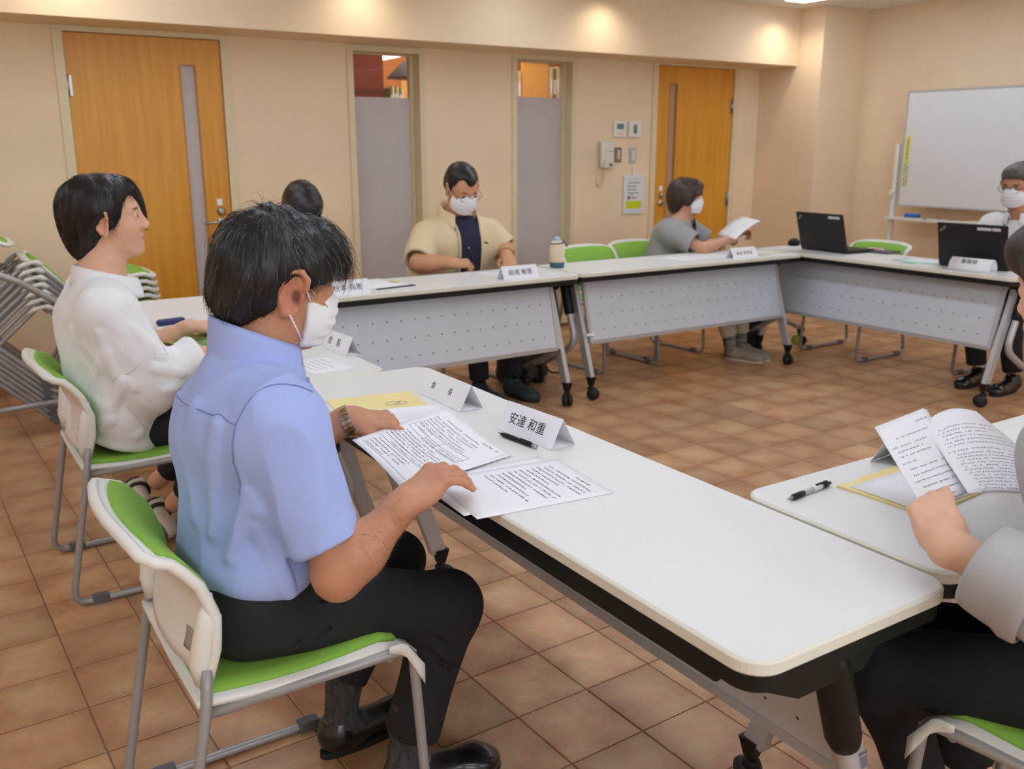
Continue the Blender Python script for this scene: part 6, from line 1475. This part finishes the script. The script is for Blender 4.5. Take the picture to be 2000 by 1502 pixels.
sheet('printed_document', flat_fn((5.13, 3.33), R(-84), .27, .19, ZT+.0028), 'white sheet lying on the mint green folder', 'document', n=(3, 3))
sheet('sticky_note', flat_fn((4.955, 3.335), R(-80), .07, .03, ZT+.0024), 'small green tab sticking out of the mint green folder', 'note', m=mat('green_tab', (110, 200, 160), .5), n=(2, 2))
# right-hand table
pn = thing('ballpoint_pen', 'clear and black ballpoint pen on the table at the right', 'pen', (1.432, 1.129, ZT+.0062), math.atan2(.015, .138))
m_clear = mat('clear_barrel', (214, 216, 220), .15, alpha=.75)
MB().lathe([(.0006, -.074), (.0016, -.070), (.0046, -.058)], 14, m=Matrix.Rotation(R(90), 4, 'Y')).build('tip', m_steel, pn)
MB().lathe([(.0048, -.058), (.0060, -.054), (.0062, -.030), (.0056, -.020)], 14, m=Matrix.Rotation(R(90), 4, 'Y')).build('grip', m_rubber, pn)
MB().lathe([(.0052, -.020), (.0054, .048)], 14, m=Matrix.Rotation(R(90), 4, 'Y')).build('barrel', m_clear, pn)
MB().lathe([(.0020, -.020), (.0020, .048)], 8, m=Matrix.Rotation(R(90), 4, 'Y')).build('refill', m_ink, pn)
MB().lathe([(.0057, .044), (.0060, .050), (.0055, .062), (.0035, .064), (.0035, .072)], 12, m=Matrix.Rotation(R(90), 4, 'Y')).box(.022, .060, -.0018, .0018, .006, .0082).build('clip', m_black_p, pn)
MB().lathe([(.0056, .012), (.0056, .038)], 14, m=Matrix.Rotation(R(90), 4, 'Y')).build('label_wrap', m_paper, pn)
ev = thing('envelope', 'torn yellow envelope with papers on the table at the right', 'envelope', (1.668, 1.045, ZT), R(4))
rr = random.Random(2); top_e = [(-.155 + .31*k/16, .085 + rr.uniform(-.004, .004)) for k in range(17)]
def env_out(z): return [(-.155, -.105, z), (.155, -.105, z)] + [(x, y, z) for x, y in reversed(top_e)]
MB().loft([env_out(.0003), env_out(.0045)], smooth=False).build('pocket', m_kraft, ev)
fnB = lambda u, v: tuple(Vector((1.668, 1.045, ZT)) + Vector((-.148 + .296*u, .055 - .155*v, .0055 + .002*math.sin(3*v))))
sheet('printed_document', fnB, 'white sheets lying on the torn yellow envelope', 'document', n=(4, 6), th=.0035, lines=page_lines(.3, .7, 4, .35, .9, 71), seed=72, ink=m_inkg)
# the stapled document held open at the right edge: near leaf and turned leaf
def quad_fn(a, b, c, d, bow=0., n=None):
    a, b, c, d = map(np.array, (a, b, c, d))
    def f(u, v):
        p = (a*(1-u) + b*u)*(1-v) + (d*(1-u) + c*u)*v; return tuple(p + np.array(n if n is not None else (0, 0, 1))*bow*math.sin(math.pi*u))
    return f
q1 = quad_fn((1.452, 1.012, .8850), (1.600, 1.012, .8990), (1.452, .812, .8260), (1.302, .806, .8290))
ls = [(.10, .72, .95, 1.3), (.22, .22, .85, 1.)] + page_lines(.32, .44, 3, .08, .75, 81) + page_lines(.52, .56, 1, .05, .4, 82) + page_lines(.60, .95, 6, .12, .95, 83)
sheet('printed_document', q1, 'front leaf of the stapled paper held open at the right edge', 'document', lines=ls, seed=84, cs=.0052)
sheet('printed_document', lambda u, v: tuple(Vector(q1(u, v)) + Vector((.018, .006, -.006))), 'leaf just behind the front leaf of the stapled paper', 'document')
q2 = quad_fn((1.560, .985, .880), (1.700, .965, .888), (1.640, .690, .780), (1.400, .790, .838), .016, (-.2, .2, 1))
ls = page_lines(.18, .40, 6, .08, .92, 91) + [(.47, .06, .8, 1.1)] + page_lines(.52, .98, 13, .10, .95, 92)
sheet('printed_document', q2, 'turned leaf of the stapled paper nearest the grey shirt', 'document', n=(14, 14), lines=ls, seed=93, cs=.0056, th=.0012)
# ---------------------------------------------------------------- bags on the floor
bg = thing('backpack', 'dark olive backpack on the floor behind the table legs', 'backpack', (3.03, 4.60, 0), .3)
S_ = Soft(); S_.box((0, 0, .17), (.15, .10, .17), None, .07, .03); S_.box((0, -.10, .12), (.11, .04, .09), None, .04, .03); S_.ell((.12, -.03, .05), (.08, .08, .05)); S_.cut((0, 0, .001), (0, 0, -1))
P, F = S_.mesh(.01, 1); P = P + normals(P, F)*(.006*waves(P, 4, 30, 8))[:, None]; soft_obj('pack', P, F, mat('olive_nylon', (62, 60, 48), .8, var=.12, vscale=20), bg, (0, 0, 0))
MB().tube([(-.06, -.145, .2), (0, -.15, .205), (.06, -.145, .2)], .004, 6).build('zip', m_black_p, bg); MB().tube([(-.04, .0, .33), (0, 0, .37), (.04, 0, .33)], .009, 8).build('handle', m_black_p, bg)
MB().tube([(.14, -.06, .08), (.22, -.08, .02), (.30, -.1, .008)], .006, 6).build('strap', m_black_p, bg)
bg = thing('tote_bag', 'black tote bag on the floor beside the feet of the woman in grey', 'bag', (4.78, 4.44, 0), -.35)
MB().loft([[(-.10, -.06, .001), (.10, -.06, .001), (.10, .06, .001), (-.10, .06, .001)], [(-.125, -.07, .12), (.125, -.07, .12), (.125, .07, .12), (-.125, .07, .12)], [(-.135, -.05, .34), (.135, -.05, .34), (.135, .05, .34), (-.135, .05, .34)]], smooth=False).build('body', mat('black_canvas', (24, 24, 26), .85, var=.1), bg)
for y in (-.05, .05): MB().tube(fillet([(-.06, y, .33), (-.05, y*.5, .45), (.05, y*.5, .45), (.06, y, .33)], .04), .007, 8).build('handle', mat('black_canvas', (24, 24, 26), .85, var=.1), bg)
ky = thing('plush_charm', 'yellow-green round charm hanging from the table leg in the corner', 'charm', (5.10, 4.245, .085))
MB().sphere((0, 0, 0), (.030, .030, .036), 16, 10).build('ball', mat('lime_felt', (156, 168, 70), .9, var=.15, vscale=80), ky); MB().tube([(0, 0, .034), (0, 0, .10)], .003, 6).build('cord', m_white_p, ky); MB().sphere((.022, -.01, .0), (.014, .014, .022), 10, 6).build('flap', m_rubber, ky)
